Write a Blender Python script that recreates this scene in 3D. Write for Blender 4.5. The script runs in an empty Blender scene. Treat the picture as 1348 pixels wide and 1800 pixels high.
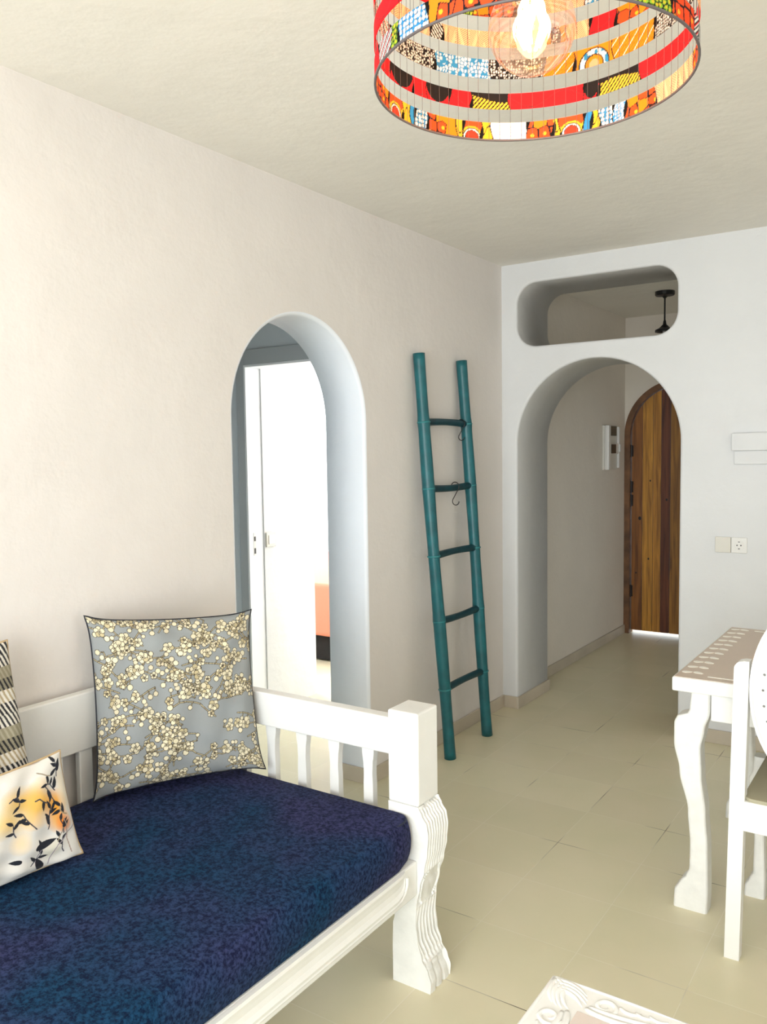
import bpy, bmesh, math, random
import numpy as np
from mathutils import Vector, Matrix
from mathutils.geometry import tessellate_polygon

PI = math.pi
random.seed(7)
scene = bpy.context.scene
COL = scene.collection

# ------------------------------------------------------------ camera
YAW, PITCH, ROLL, FPX = -0.594825554, -0.0705226714, -0.01437788, 1460.45
fwd = Vector((math.sin(YAW)*math.cos(PITCH), math.cos(YAW)*math.cos(PITCH), math.sin(PITCH)))
rt = Vector((math.cos(YAW), -math.sin(YAW), 0))
up = rt.cross(fwd)
r2 = rt*math.cos(ROLL) + up*math.sin(ROLL)
u2 = -rt*math.sin(ROLL) + up*math.cos(ROLL)
cam_data = bpy.data.cameras.new('camera')
cam_data.sensor_fit = 'VERTICAL'
cam_data.sensor_height = 36.0
cam_data.lens = 36.0*FPX/1800.0
cam_data.clip_start = 0.02
cam = bpy.data.objects.new('camera', cam_data)
COL.objects.link(cam)
cam.matrix_world = Matrix(((r2.x, u2.x, -fwd.x, 2.127), (r2.y, u2.y, -fwd.y, -4.378),
                           (r2.z, u2.z, -fwd.z, 1.5), (0, 0, 0, 1)))
scene.camera = cam

# ------------------------------------------------------------ world, lights, exposure
world = bpy.data.worlds.new('sky')
scene.world = world
world.use_nodes = True
wb = world.node_tree.nodes['Background']
wb.inputs['Color'].default_value = (0.86, 0.93, 1.0, 1)
wb.inputs['Strength'].default_value = 2.2
scene.view_settings.view_transform = 'Standard'
scene.view_settings.look = 'None'
scene.view_settings.exposure = 0.25
scene.view_settings.gamma = 1.0
scene.view_settings.use_curve_mapping = False

def area(name, loc, rot, sx, sy, power, color):
    l = bpy.data.lights.new(name, 'AREA')
    l.shape = 'RECTANGLE'; l.size = sx; l.size_y = sy
    l.energy = power; l.color = color
    o = bpy.data.objects.new(name, l); COL.objects.link(o)
    o.location = loc; o.rotation_euler = rot
    return o
# daylight through the glazed doors behind the camera (light shines towards +y)
area('daylight_terrace_doors', (1.9, -6.28, 1.15), (PI/2-0.22, 0, 0), 3.2, 2.2, 165, (0.93, 0.96, 1.0))
# daylight through the right hand window (light shines towards -x)
area('daylight_side_window', (4.33, -3.4, 1.5), (0, PI/2, 0), 1.2, 1.6, 5, (1.0, 0.95, 0.88))
# daylight through the bedroom window (light shines towards -y)
area('daylight_bedroom_window', (-0.75, 2.50, 1.5), (-PI/2, 0, 0), 0.9, 1.5, 130, (0.84, 0.93, 1.0))
area('daylight_bedroom_balcony', (-3.75, 0.9, 1.3), (0, -PI/2, 0), 1.6, 1.8, 190, (0.84, 0.93, 1.0))

# fill added to brighten the hall, through an invented window (towards -x)
area('hall_fill_light', (2.60, 1.38, 0.95), (0, PI/2+0.25, 0), 1.0, 1.0, 1.7, (1.0, 0.95, 0.86))

# ------------------------------------------------------------ materials
def newmat(name):
    m = bpy.data.materials.new(name); m.use_nodes = True
    nt = m.node_tree
    return m, nt, nt.nodes['Principled BSDF']

def mat(name, col, rough=0.5, metal=0.0, bump=0.0, bscale=20.0, vary=0.0, vscale=3.0, spec=0.5, bdist=0.01):
    m, nt, b = newmat(name)
    b.inputs['Base Color'].default_value = (*col, 1)
    b.inputs['Roughness'].default_value = rough
    b.inputs['Metallic'].default_value = metal
    b.inputs['Specular IOR Level'].default_value = spec
    tc = nt.nodes.new('ShaderNodeTexCoord')
    if vary:
        n = nt.nodes.new('ShaderNodeTexNoise'); n.inputs['Scale'].default_value = vscale
        n.inputs['Detail'].default_value = 4
        nt.links.new(tc.outputs['Object'], n.inputs['Vector'])
        r = nt.nodes.new('ShaderNodeValToRGB')
        r.color_ramp.elements[0].position = 0.3; r.color_ramp.elements[1].position = 0.7
        r.color_ramp.elements[0].color = (*[c*(1-vary) for c in col], 1)
        r.color_ramp.elements[1].color = (*[min(1, c*(1+vary)) for c in col], 1)
        nt.links.new(n.outputs['Fac'], r.inputs['Fac']); nt.links.new(r.outputs['Color'], b.inputs['Base Color'])
    if bump:
        n = nt.nodes.new('ShaderNodeTexNoise'); n.inputs['Scale'].default_value = bscale
        n.inputs['Detail'].default_value = 5
        nt.links.new(tc.outputs['Object'], n.inputs['Vector'])
        bp = nt.nodes.new('ShaderNodeBump'); bp.inputs['Strength'].default_value = bump
        bp.inputs['Distance'].default_value = bdist
        nt.links.new(n.outputs['Fac'], bp.inputs['Height']); nt.links.new(bp.outputs['Normal'], b.inputs['Normal'])
    return m

def plaster(name, col):
    m, nt, b = newmat(name)
    b.inputs['Roughness'].default_value = 0.85
    b.inputs['Specular IOR Level'].default_value = 0.2
    tc = nt.nodes.new('ShaderNodeTexCoord')
    n1 = nt.nodes.new('ShaderNodeTexNoise'); n1.inputs['Scale'].default_value = 2.2; n1.inputs['Detail'].default_value = 6
    n1.inputs['Roughness'].default_value = 0.6
    n2 = nt.nodes.new('ShaderNodeTexNoise'); n2.inputs['Scale'].default_value = 9; n2.inputs['Detail'].default_value = 6
    mp = nt.nodes.new('ShaderNodeMapping'); mp.inputs['Scale'].default_value = (1, 0.5, 1)
    nt.links.new(tc.outputs['Object'], n1.inputs['Vector'])
    nt.links.new(tc.outputs['Object'], mp.inputs['Vector']); nt.links.new(mp.outputs['Vector'], n2.inputs['Vector'])
    r = nt.nodes.new('ShaderNodeValToRGB')
    r.color_ramp.elements[0].position = 0.3; r.color_ramp.elements[1].position = 0.7
    r.color_ramp.elements[0].color = (*[c*0.965 for c in col], 1)
    r.color_ramp.elements[1].color = (*[min(1, c*1.02) for c in col], 1)
    nt.links.new(n1.outputs['Fac'], r.inputs['Fac']); nt.links.new(r.outputs['Color'], b.inputs['Base Color'])
    ad = nt.nodes.new('ShaderNodeMath'); ad.operation = 'ADD'
    mu = nt.nodes.new('ShaderNodeMath'); mu.operation = 'MULTIPLY'; mu.inputs[1].default_value = 0.35
    nt.links.new(n2.outputs['Fac'], mu.inputs[0]); nt.links.new(n1.outputs['Fac'], ad.inputs[0]); nt.links.new(mu.outputs[0], ad.inputs[1])
    bp = nt.nodes.new('ShaderNodeBump'); bp.inputs['Strength'].default_value = 0.2; bp.inputs['Distance'].default_value = 0.05
    nt.links.new(ad.outputs[0], bp.inputs['Height']); nt.links.new(bp.outputs['Normal'], b.inputs['Normal'])
    return m

def attr_mat(name, rough=0.8, bump=0.0, bscale=400.0, translucent=0.0, sheen=0.0):
    m, nt, b = newmat(name)
    a = nt.nodes.new('ShaderNodeAttribute'); a.attribute_name = 'print'
    nt.links.new(a.outputs['Color'], b.inputs['Base Color'])
    b.inputs['Roughness'].default_value = rough
    b.inputs['Specular IOR Level'].default_value = 0.25
    b.inputs['Sheen Weight'].default_value = sheen
    if bump:
        tc = nt.nodes.new('ShaderNodeTexCoord')
        n = nt.nodes.new('ShaderNodeTexNoise'); n.inputs['Scale'].default_value = bscale
        nt.links.new(tc.outputs['Object'], n.inputs['Vector'])
        bp = nt.nodes.new('ShaderNodeBump'); bp.inputs['Strength'].default_value = bump; bp.inputs['Distance'].default_value = 0.002
        nt.links.new(n.outputs['Fac'], bp.inputs['Height']); nt.links.new(bp.outputs['Normal'], b.inputs['Normal'])
    if translucent:
        t = nt.nodes.new('ShaderNodeBsdfTranslucent'); nt.links.new(a.outputs['Color'], t.inputs['Color'])
        mx = nt.nodes.new('ShaderNodeMixShader'); mx.inputs[0].default_value = translucent
        nt.links.new(b.outputs[0], mx.inputs[1]); nt.links.new(t.outputs[0], mx.inputs[2])
        nt.links.new(mx.outputs[0], nt.nodes['Material Output'].inputs['Surface'])
    return m

def emit(name, col, strength):
    m, nt, b = newmat(name)
    b.inputs['Base Color'].default_value = (*col, 1)
    b.inputs['Emission Color'].default_value = (*col, 1)
    b.inputs['Emission Strength'].default_value = strength
    return m

def glassmat(name, tint=(1, 1, 1), base_gloss=0.04, rough=0.0):
    m = bpy.data.materials.new(name); m.use_nodes = True; nt = m.node_tree; nt.nodes.clear()
    o = nt.nodes.new('ShaderNodeOutputMaterial'); t = nt.nodes.new('ShaderNodeBsdfTransparent')
    t.inputs['Color'].default_value = (*tint, 1)
    g = nt.nodes.new('ShaderNodeBsdfGlossy'); g.inputs['Roughness'].default_value = rough
    lw = nt.nodes.new('ShaderNodeLayerWeight'); lw.inputs['Blend'].default_value = 0.25
    ma = nt.nodes.new('ShaderNodeMath'); ma.operation = 'MULTIPLY_ADD'; ma.inputs[1].default_value = 0.6; ma.inputs[2].default_value = base_gloss
    nt.links.new(lw.outputs['Facing'], ma.inputs[0])
    mx = nt.nodes.new('ShaderNodeMixShader')
    nt.links.new(ma.outputs[0], mx.inputs[0]); nt.links.new(t.outputs[0], mx.inputs[1]); nt.links.new(g.outputs[0], mx.inputs[2])
    nt.links.new(mx.outputs[0], o.inputs['Surface'])
    return m

def tilemat():
    m, nt, b = newmat('floor_tile')
    tc = nt.nodes.new('ShaderNodeTexCoord')
    mp = nt.nodes.new('ShaderNodeMapping')
    T = 0.3185
    mp.inputs['Location'].default_value = (0.022 + 20*T, 0.178 + 0.0 + 40*T, 0)
    br = nt.nodes.new('ShaderNodeTexBrick')
    br.offset = 0.0; br.squash = 1.0
    br.inputs['Scale'].default_value = 1.0
    br.inputs['Brick Width'].default_value = T; br.inputs['Row Height'].default_value = T
    br.inputs['Mortar Size'].default_value = 0.0016; br.inputs['Mortar Smooth'].default_value = 0.2
    br.inputs['Bias'].default_value = 0.0
    br.inputs['Color1'].default_value = (0.740, 0.675, 0.480, 1)
    br.inputs['Color2'].default_value = (0.775, 0.710, 0.510, 1)
    nt.links.new(tc.outputs['Object'], mp.inputs['Vector']); nt.links.new(mp.outputs['Vector'], br.inputs['Vector'])
    gn = nt.nodes.new('ShaderNodeTexNoise'); gn.inputs['Scale'].default_value = 2.6
    nt.links.new(tc.outputs['Object'], gn.inputs['Vector'])
    gr = nt.nodes.new('ShaderNodeValToRGB')
    e = gr.color_ramp.elements
    e[0].position = 0.54; e[0].color = (0.82, 0.76, 0.59, 1)
    e[1].position = 0.68; e[1].color = (0.10, 0.075, 0.045, 1)
    nt.links.new(gn.outputs['Fac'], gr.inputs['Fac']); nt.links.new(gr.outputs['Color'], br.inputs['Mortar'])
    n = nt.nodes.new('ShaderNodeTexNoise'); n.inputs['Scale'].default_value = 3.5; n.inputs['Detail'].default_value = 5
    nt.links.new(tc.outputs['Object'], n.inputs['Vector'])
    hs = nt.nodes.new('ShaderNodeMixRGB'); hs.blend_type = 'MULTIPLY'; hs.inputs[0].default_value = 1
    r = nt.nodes.new('ShaderNodeValToRGB')
    r.color_ramp.elements[0].position = 0.3; r.color_ramp.elements[1].position = 0.7
    r.color_ramp.elements[0].color = (0.93, 0.95, 0.92, 1); r.color_ramp.elements[1].color = (1.0, 0.99, 1.0, 1)
    nt.links.new(n.outputs['Fac'], r.inputs['Fac'])
    nt.links.new(br.outputs['Color'], hs.inputs[1]); nt.links.new(r.outputs['Color'], hs.inputs[2])
    nt.links.new(hs.outputs[0], b.inputs['Base Color'])
    b.inputs['Roughness'].default_value = 0.34
    b.inputs['Specular IOR Level'].default_value = 0.45
    bp = nt.nodes.new('ShaderNodeBump'); bp.inputs['Strength'].default_value = 0.4; bp.inputs['Distance'].default_value = 0.002; bp.invert = True
    nt.links.new(br.outputs['Fac'], bp.inputs['Height']); nt.links.new(bp.outputs['Normal'], b.inputs['Normal'])
    return m

M = {}
M['plaster'] = plaster('white_plaster', (0.79, 0.74, 0.70))
M['plaster_reveal_daylit'] = plaster('arch_reveal_daylit_plaster', (0.86, 0.885, 0.93))  # cool daylight on the reveal, put into a lighter, bluer wall plaster
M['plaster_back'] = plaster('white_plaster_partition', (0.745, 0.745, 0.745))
M['plaster_ceiling'] = plaster('white_plaster_ceiling', (0.84, 0.80, 0.73))
M['plaster_hall'] = plaster('hall_plaster', (0.80, 0.73, 0.64))
M['tile'] = tilemat()
M['lobby'] = plaster('shade_toned_lobby_plaster', (0.64, 0.69, 0.73))  # the lobby's dimness painted in as a grey-blue wall tone
M['skirting'] = mat('skirting_tile', (0.56, 0.49, 0.39), 0.4, vary=0.08, vscale=4)
M['white_paint'] = mat('white_painted_wood', (0.82, 0.81, 0.775), 0.42, bump=0.12, bscale=45, vary=0.02, vscale=12, bdist=0.004)
M['white_worn'] = mat('white_worn_paint', (0.80, 0.79, 0.75), 0.5, bump=0.35, bscale=30, vary=0.05, vscale=25, bdist=0.006)
M['beige_lit_top'] = mat('beige_lit_tabletop', (0.60, 0.49, 0.40), 0.45, vary=0.03, vscale=6)  # white tabletop's beige cast under grazing light, put into the colour
M['pale_panel'] = mat('pale_pink_panel', (0.66, 0.57, 0.51), 0.45, vary=0.03, vscale=6)
M['inlay'] = mat('pearl_inlay', (0.90, 0.86, 0.76), 0.3, vary=0.06, vscale=60)
M['white_plastic'] = mat('white_plastic', (0.78, 0.76, 0.72), 0.35)
M['cream_plastic'] = mat('cream_plastic', (0.70, 0.67, 0.60), 0.4)
M['dark_plastic'] = mat('dark_plastic', (0.02, 0.02, 0.02), 0.3)
M['grey_plastic'] = mat('grey_plastic', (0.16, 0.15, 0.11), 0.5)
M['black_metal'] = mat('black_metal', (0.006, 0.006, 0.007), 0.4)
M['iron'] = mat('dark_iron', (0.03, 0.025, 0.025), 0.35, metal=0.6)
M['steel'] = mat('steel', (0.35, 0.34, 0.33), 0.3, metal=1.0)
M['wire'] = mat('shade_wire', (0.10, 0.08, 0.08), 0.5)
M['teal'] = mat('teal_painted_bamboo', (0.006, 0.108, 0.126), 0.38, bump=0.15, bscale=60, vary=0.22, vscale=14, bdist=0.003)
M['teal_light'] = mat('teal_node_ring', (0.025, 0.20, 0.215), 0.4, vary=0.15, vscale=30)
M['teal_dark'] = mat('dark_teal_rung', (0.002, 0.040, 0.055), 0.4, vary=0.25, vscale=30)
M['salmon'] = mat('salmon_blanket', (0.62, 0.20, 0.12), 0.9, bump=0.2, bscale=80, bdist=0.003)
M['black_fabric'] = mat('black_fabric', (0.008, 0.007, 0.007), 0.9)
M['white_fabric'] = mat('white_fabric', (0.85, 0.84, 0.82), 0.9)
M['piping_dark'] = mat('dark_piping', (0.01, 0.012, 0.02), 0.7)
M['piping_tan'] = mat('tan_piping', (0.50, 0.36, 0.20), 0.8)
M['seat'] = mat('seat_board', (0.36, 0.33, 0.23), 0.55, vary=0.05, vscale=5)
M['glass'] = glassmat('window_glass', (0.96, 0.98, 0.97))
M['bulb_glass'] = glassmat('bulb_glass', (1.0, 0.90, 0.84), 0.05)
_nt = M['bulb_glass'].node_tree
_tr = _nt.nodes.new('ShaderNodeBsdfTranslucent'); _tr.inputs['Color'].default_value = (1.0, 0.70, 0.55, 1)
_mx = _nt.nodes.new('ShaderNodeMixShader'); _mx.inputs[0].default_value = 0.010
_out = [n for n in _nt.nodes if n.type == 'OUTPUT_MATERIAL'][0]
_src = _out.inputs['Surface'].links[0].from_socket
_nt.links.new(_src, _mx.inputs[1]); _nt.links.new(_tr.outputs[0], _mx.inputs[2]); _nt.links.new(_mx.outputs[0], _out.inputs['Surface'])
M['filament'] = emit('glowing_filament', (1.0, 0.55, 0.16), 34)
M['frame_paint'] = mat('painted_door_frame', (0.72, 0.73, 0.74), 0.5)
M['casing'] = mat('shade_toned_door_casing', (0.45, 0.48, 0.50), 0.5)  # door frame standing in lobby shade, its colour darkened for that
M['bright_paint'] = mat('bright_white_paint', (0.88, 0.90, 0.92), 0.5)
M['frame_wood'] = mat('dark_frame_wood', (0.16, 0.07, 0.025), 0.55, bump=0.3, bscale=25, vary=0.5, vscale=9)

def denimmat():
    m, nt, b = newmat('navy_mattress_fabric')
    tc = nt.nodes.new('ShaderNodeTexCoord')
    n1 = nt.nodes.new('ShaderNodeTexNoise'); n1.inputs['Scale'].default_value = 2.2; n1.inputs['Detail'].default_value = 3
    n2 = nt.nodes.new('ShaderNodeTexNoise'); n2.inputs['Scale'].default_value = 105; n2.inputs['Detail'].default_value = 5; n2.inputs['Roughness'].default_value = 0.7
    for n in (n1, n2): nt.links.new(tc.outputs['Object'], n.inputs['Vector'])
    r = nt.nodes.new('ShaderNodeValToRGB')
    e = r.color_ramp.elements
    e[0].position = 0.40; e[0].color = (0.005, 0.031, 0.080, 1)
    e[1].position = 0.60; e[1].color = (0.024, 0.028, 0.088, 1)
    nt.links.new(n1.outputs['Fac'], r.inputs['Fac'])
    r2_ = nt.nodes.new('ShaderNodeValToRGB')
    r2_.color_ramp.elements[0].position = 0.40; r2_.color_ramp.elements[0].color = (0.22, 0.25, 0.35, 1)
    r2_.color_ramp.elements[1].position = 0.60; r2_.color_ramp.elements[1].color = (1.5, 1.45, 1.3, 1)
    nt.links.new(n2.outputs['Fac'], r2_.inputs['Fac'])
    mx = nt.nodes.new('ShaderNodeMixRGB'); mx.blend_type = 'MULTIPLY'; mx.inputs[0].default_value = 1
    nt.links.new(r.outputs['Color'], mx.inputs[1]); nt.links.new(r2_.outputs['Color'], mx.inputs[2])
    nt.links.new(mx.outputs[0], b.inputs['Base Color'])
    b.inputs['Roughness'].default_value = 0.9; b.inputs['Specular IOR Level'].default_value = 0.15
    bp = nt.nodes.new('ShaderNodeBump'); bp.inputs['Strength'].default_value = 0.3; bp.inputs['Distance'].default_value = 0.002
    nt.links.new(n2.outputs['Fac'], bp.inputs['Height']); nt.links.new(bp.outputs['Normal'], b.inputs['Normal'])
    return m
M['denim'] = denimmat()

def boardmat():
    m, nt, b = newmat('stained_pine_boards')
    a = nt.nodes.new('ShaderNodeAttribute'); a.attribute_name = 'print'
    tc = nt.nodes.new('ShaderNodeTexCoord')
    mp = nt.nodes.new('ShaderNodeMapping'); mp.inputs['Scale'].default_value = (28, 28, 1.6)
    nt.links.new(tc.outputs['Object'], mp.inputs['Vector'])
    n = nt.nodes.new('ShaderNodeTexNoise'); n.inputs['Scale'].default_value = 1.5; n.inputs['Detail'].default_value = 5; n.inputs['Distortion'].default_value = 0.6
    nt.links.new(mp.outputs['Vector'], n.inputs['Vector'])
    r = nt.nodes.new('ShaderNodeValToRGB')
    r.color_ramp.elements[0].position = 0.32; r.color_ramp.elements[0].color = (0.42, 0.36, 0.34, 1)
    r.color_ramp.elements[1].position = 0.65; r.color_ramp.elements[1].color = (1.1, 1.1, 1.05, 1)
    nt.links.new(n.outputs['Fac'], r.inputs['Fac'])
    mx = nt.nodes.new('ShaderNodeMixRGB'); mx.blend_type = 'MULTIPLY'; mx.inputs[0].default_value = 1
    nt.links.new(a.outputs['Color'], mx.inputs[1]); nt.links.new(r.outputs['Color'], mx.inputs[2])
    nt.links.new(mx.outputs[0], b.inputs['Base Color'])
    b.inputs['Roughness'].default_value = 0.5
    return m
M['boards'] = boardmat()

# ------------------------------------------------------------ object helpers
def obj(name, bm, m, parent=None, smooth=False, bevel=0.0, seg=2, angle=35):
    me = bpy.data.meshes.new(name)
    bmesh.ops.recalc_face_normals(bm, faces=bm.faces)
    bm.to_mesh(me); bm.free()
    me.materials.append(m)
    o = bpy.data.objects.new(name, me); COL.objects.link(o)
    if smooth:
        for p in me.polygons: p.use_smooth = True
    if bevel:
        md = o.modifiers.new('edge', 'BEVEL'); md.width = bevel; md.segments = seg
        md.limit_method = 'ANGLE'; md.angle_limit = math.radians(angle)
    if parent is not None:
        o.parent = parent
        # geometry is written in room coordinates, so undo the parent's placement
        o.matrix_parent_inverse = parent_world(parent).inverted()
    return o

def parent_world(p):
    m = Matrix.LocRotScale(p.location, p.rotation_euler, p.scale)
    if p.parent: m = parent_world(p.parent) @ p.matrix_parent_inverse @ m
    return m

def thing(name, label, cat, loc=(0, 0, 0), group=None):
    o = bpy.data.objects.new(name, None); COL.objects.link(o)
    o.empty_display_size = 0.1
    o.location = loc; o['label'] = label; o['category'] = cat
    if group: o['group'] = group
    return o

def tag(o, label, cat, group=None):
    o['label'] = label; o['category'] = cat
    if group: o['group'] = group
    return o

def struct(name, bm, m, parent=None, **k):
    o = obj(name, bm, m, parent, **k)
    if parent is None: o['kind'] = 'structure'
    return o

def box(bm, x0, x1, y0, y1, z0, z1):
    v = [bm.verts.new((x, y, z)) for z in (z0, z1) for y in (y0, y1) for x in (x0, x1)]
    for f in ((0, 2, 3, 1), (4, 5, 7, 6), (0, 1, 5, 4), (2, 6, 7, 3), (0, 4, 6, 2), (1, 3, 7, 5)):
        bm.faces.new([v[i] for i in f])

def boxes(*bs):
    bm = bmesh.new()
    for b in bs: box(bm, *b)
    return bm

def loft(bm, rings, close=True, cap=True):
    vs = [[bm.verts.new(p) for p in r] for r in rings]
    n = len(vs[0])
    for a, b in zip(vs[:-1], vs[1:]):
        for i in range(n if close else n-1):
            j = (i+1) % n
            bm.faces.new((a[i], a[j], b[j], b[i]))
    if cap and close:
        bm.faces.new(vs[0][::-1]); bm.faces.new(vs[-1])
    return vs

def tube(bm, pts, r, n=10, cap=True, closed=False, flat=None):
    """tube along pts, r a radius or a list of radii"""
    P = [Vector(p) for p in pts]
    R = r if isinstance(r, (list, tuple)) else [r]*len(P)
    rings = []
    prev = None
    for i, p in enumerate(P):
        if closed: t = (P[(i+1) % len(P)] - P[i-1]).normalized()
        else: t = (P[min(i+1, len(P)-1)] - P[max(i-1, 0)]).normalized()
        if prev is None:
            a = Vector((0, 0, 1)) if abs(t.z) < 0.9 else Vector((1, 0, 0))
            nrm = (a - t*a.dot(t)).normalized()
        else:
            nrm = (prev - t*prev.dot(t)).normalized()
        prev = nrm
        bn = t.cross(nrm)
        ring = []
        for k in range(n):
            an = 2*PI*k/n
            d = nrm*math.cos(an) + bn*math.sin(an)
            q = d*R[i]
            if flat: q = Vector((q.x*flat[0], q.y*flat[1], q.z*flat[2]))
            ring.append(p + q)
        rings.append(ring)
    if closed:
        vs = [[bm.verts.new(p) for p in rr] for rr in rings]
        for i in range(len(vs)):
            a, b = vs[i], vs[(i+1) % len(vs)]
            for k in range(n):
                bm.faces.new((a[k], a[(k+1) % n], b[(k+1) % n], b[k]))
    else:
        loft(bm, rings, True, cap)

def lathe(bm, prof, c, n=32):
    rings = [[(c[0]+r*math.cos(2*PI*k/n), c[1]+r*math.sin(2*PI*k/n), c[2]+z) for k in range(n)] for r, z in prof]
    loft(bm, rings)

def prism(bm, loops, fn, t0, t1):
    """2-D loops (outer first, then holes) extruded between t0 and t1; fn(a, b, t) -> point"""
    flat = [p for l in loops for p in l]
    tris = tessellate_polygon([[Vector((p[0], p[1], 0)) for p in l] for l in loops])
    va = [bm.verts.new(fn(p[0], p[1], t0)) for p in flat]
    vb = [bm.verts.new(fn(p[0], p[1], t1)) for p in flat]
    for t in tris:
        try:
            bm.faces.new([va[i] for i in t]); bm.faces.new([vb[i] for i in reversed(t)])
        except ValueError: pass
    k = 0
    for l in loops:
        n = len(l)
        for i in range(n):
            j = (i+1) % n
            bm.faces.new((va[k+i], va[k+j], vb[k+j], vb[k+i]))
        k += n

def arch(a0, a1, spring, rise=None, n=32, z0=0.0):
    """points of an arched notch from (a0, z0) up and over to (a1, z0)"""
    c = (a0+a1)/2; r = (a1-a0)/2
    rise = r if rise is None else rise
    return [(a0, z0)] + [(c - r*math.cos(PI*k/n), spring + rise*math.sin(PI*k/n)) for k in range(n+1)] + [(a1, z0)]

def rrect(a0, a1, b0, b1, r, n=8):
    pts = []
    for cx, cy, st in ((a1-r, b1-r, 0), (a0+r, b1-r, 90), (a0+r, b0+r, 180), (a1-r, b0+r, 270)):
        for k in range(n+1):
            an = math.radians(st + 90*k/n)
            pts.append((cx+r*math.cos(an), cy+r*math.sin(an)))
    return pts

H = 2.552
def wall_open(rect, notch, holes, fn, t_front, t_back, mats, name, r=0.014):
    """wall slab with one arched notch and holes whose room-side edge is rounded.
    rect (a0, a1, h); notch(e) / holes[i](e) give the opening enlarged by e; mats = face, reveal"""
    a0, a1, h = rect
    sg = 1 if t_back > t_front else -1
    b_ = bmesh.new()
    steps = [(r*(1-math.sin(q)), r*(1-math.cos(q))) for q in [PI/2*k/4 for k in range(5)]]   # (enlargement, depth)
    def face(e, t):
        loops = [[(a0, 0), (a0, h), (a1, h), (a1, 0)] + notch(e)[::-1]] + [hh(e) for hh in holes]
        flat = [p for l in loops for p in l]
        vs = [b_.verts.new(fn(p[0], p[1], t)) for p in flat]
        for tr_ in tessellate_polygon([[Vector((p[0], p[1], 0)) for p in l] for l in loops]):
            try: b_.faces.new([vs[i] for i in tr_])
            except ValueError: pass
    face(r, t_front); face(0.0, t_back)
    for k, (c0, c1) in enumerate((((a0, 0), (a0, h)), ((a0, h), (a1, h)), ((a1, h), (a1, 0)))):
        b_.faces.new([b_.verts.new(fn(*p, t)) for p, t in ((c0, t_front), (c1, t_front), (c1, t_back), (c0, t_back))])
    nface = len(b_.faces)
    for op, closed in [(notch, False)] + [(hh, True) for hh in holes]:
        st = [(e, t_front+sg*d) for e, d in steps] + [(0.0, t_front+sg*(r+0.002)), (0.0, t_back)]
        rows = [[b_.verts.new(fn(p[0], p[1], t)) for p in op(e)] for e, t in st]
        n = len(rows[0])
        for A, B in zip(rows[:-1], rows[1:]):
            for i in range(n if closed else n-1):
                j = (i+1) % n
                f = b_.faces.new((A[i], A[j], B[j], B[i])); f.material_index = 1; f.smooth = True
    bmesh.ops.remove_doubles(b_, verts=b_.verts, dist=1e-5)
    o = obj(name, b_, mats[0]); o.data.materials.append(mats[1]); o['kind'] = 'structure'
    return o
XY = lambda a, b, t: (a, t, b)      # wall lying along x
YZ = lambda a, b, t: (t, a, b)      # wall lying along y

# ------------------------------------------------------------ the setting
bm = boxes((-4.0, 4.5, -6.4, 4.2, -0.10, 0.0)); struct('floor', bm, M['tile'])
bm = boxes((-4.0, 4.5, -6.4, 2.50, H, H+0.12)); struct('ceiling', bm, M['plaster_ceiling'])

# left wall with the arched opening
WT = 0.215
wall_open((-6.3, 0.44, H), lambda e: arch(-2.19-e, -1.374+e, 1.64, n=48), [], YZ, 0.0, -WT, (M['plaster'], M['plaster_reveal_daylit']), 'wall_left')

# partition at the back with arch and opening above
AX0, AX1 = 0.092, 1.0
wall_open((0.0, 4.4, H), lambda e: arch(AX0-e, AX1+e, 1.543, n=48), [lambda e: rrect(0.094-e, 0.979+e, 2.088-e, 2.440+e, 0.115+e, n=9)],
          XY, 0.0, 0.44, (M['plaster_back'], M['plaster_back']), 'wall_back')

# hall beyond the partition
bm = boxes((-0.20, -0.03, 0.44, 2.31, 0, H)); struct('wall_hall_left', bm, M['plaster_hall'])
DC, DR, DS = 0.395, 0.425, 1.62
outer = [(-0.20, 0), (-0.20, H), (2.6, H), (2.6, 0)] + arch(DC-DR, DC+DR, DS, n=32)[::-1]
bm = bmesh.new(); prism(bm, [outer], XY, 2.31, 2.50)
struct('wall_hall_far', bm, M['plaster_hall'])
bm = bmesh.new()
prism(bm, [[(0.44, 0), (0.44, H), (2.31, H), (2.31, 0)], [(0.85, 0.4), (1.9, 0.4), (1.9, 1.5), (0.85, 1.5)]], YZ, 2.40, 2.55)
struct('wall_hall_right', bm, M['plaster_hall'])
wf = struct('added_hall_window', boxes((2.45, 2.5, 0.85, 1.9, 0.4, 0.45), (2.45, 2.5, 0.85, 1.9, 1.45, 1.5), (2.45, 2.5, 0.85, 0.9, 0.45, 1.45), (2.45, 2.5, 1.85, 1.9, 0.45, 1.45)), M['frame_paint'])  # unseen window, invented to let the hall's fill light in
obj('pane', boxes((2.472, 2.478, 0.9, 1.85, 0.45, 1.45)), M['glass'], wf)

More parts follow.
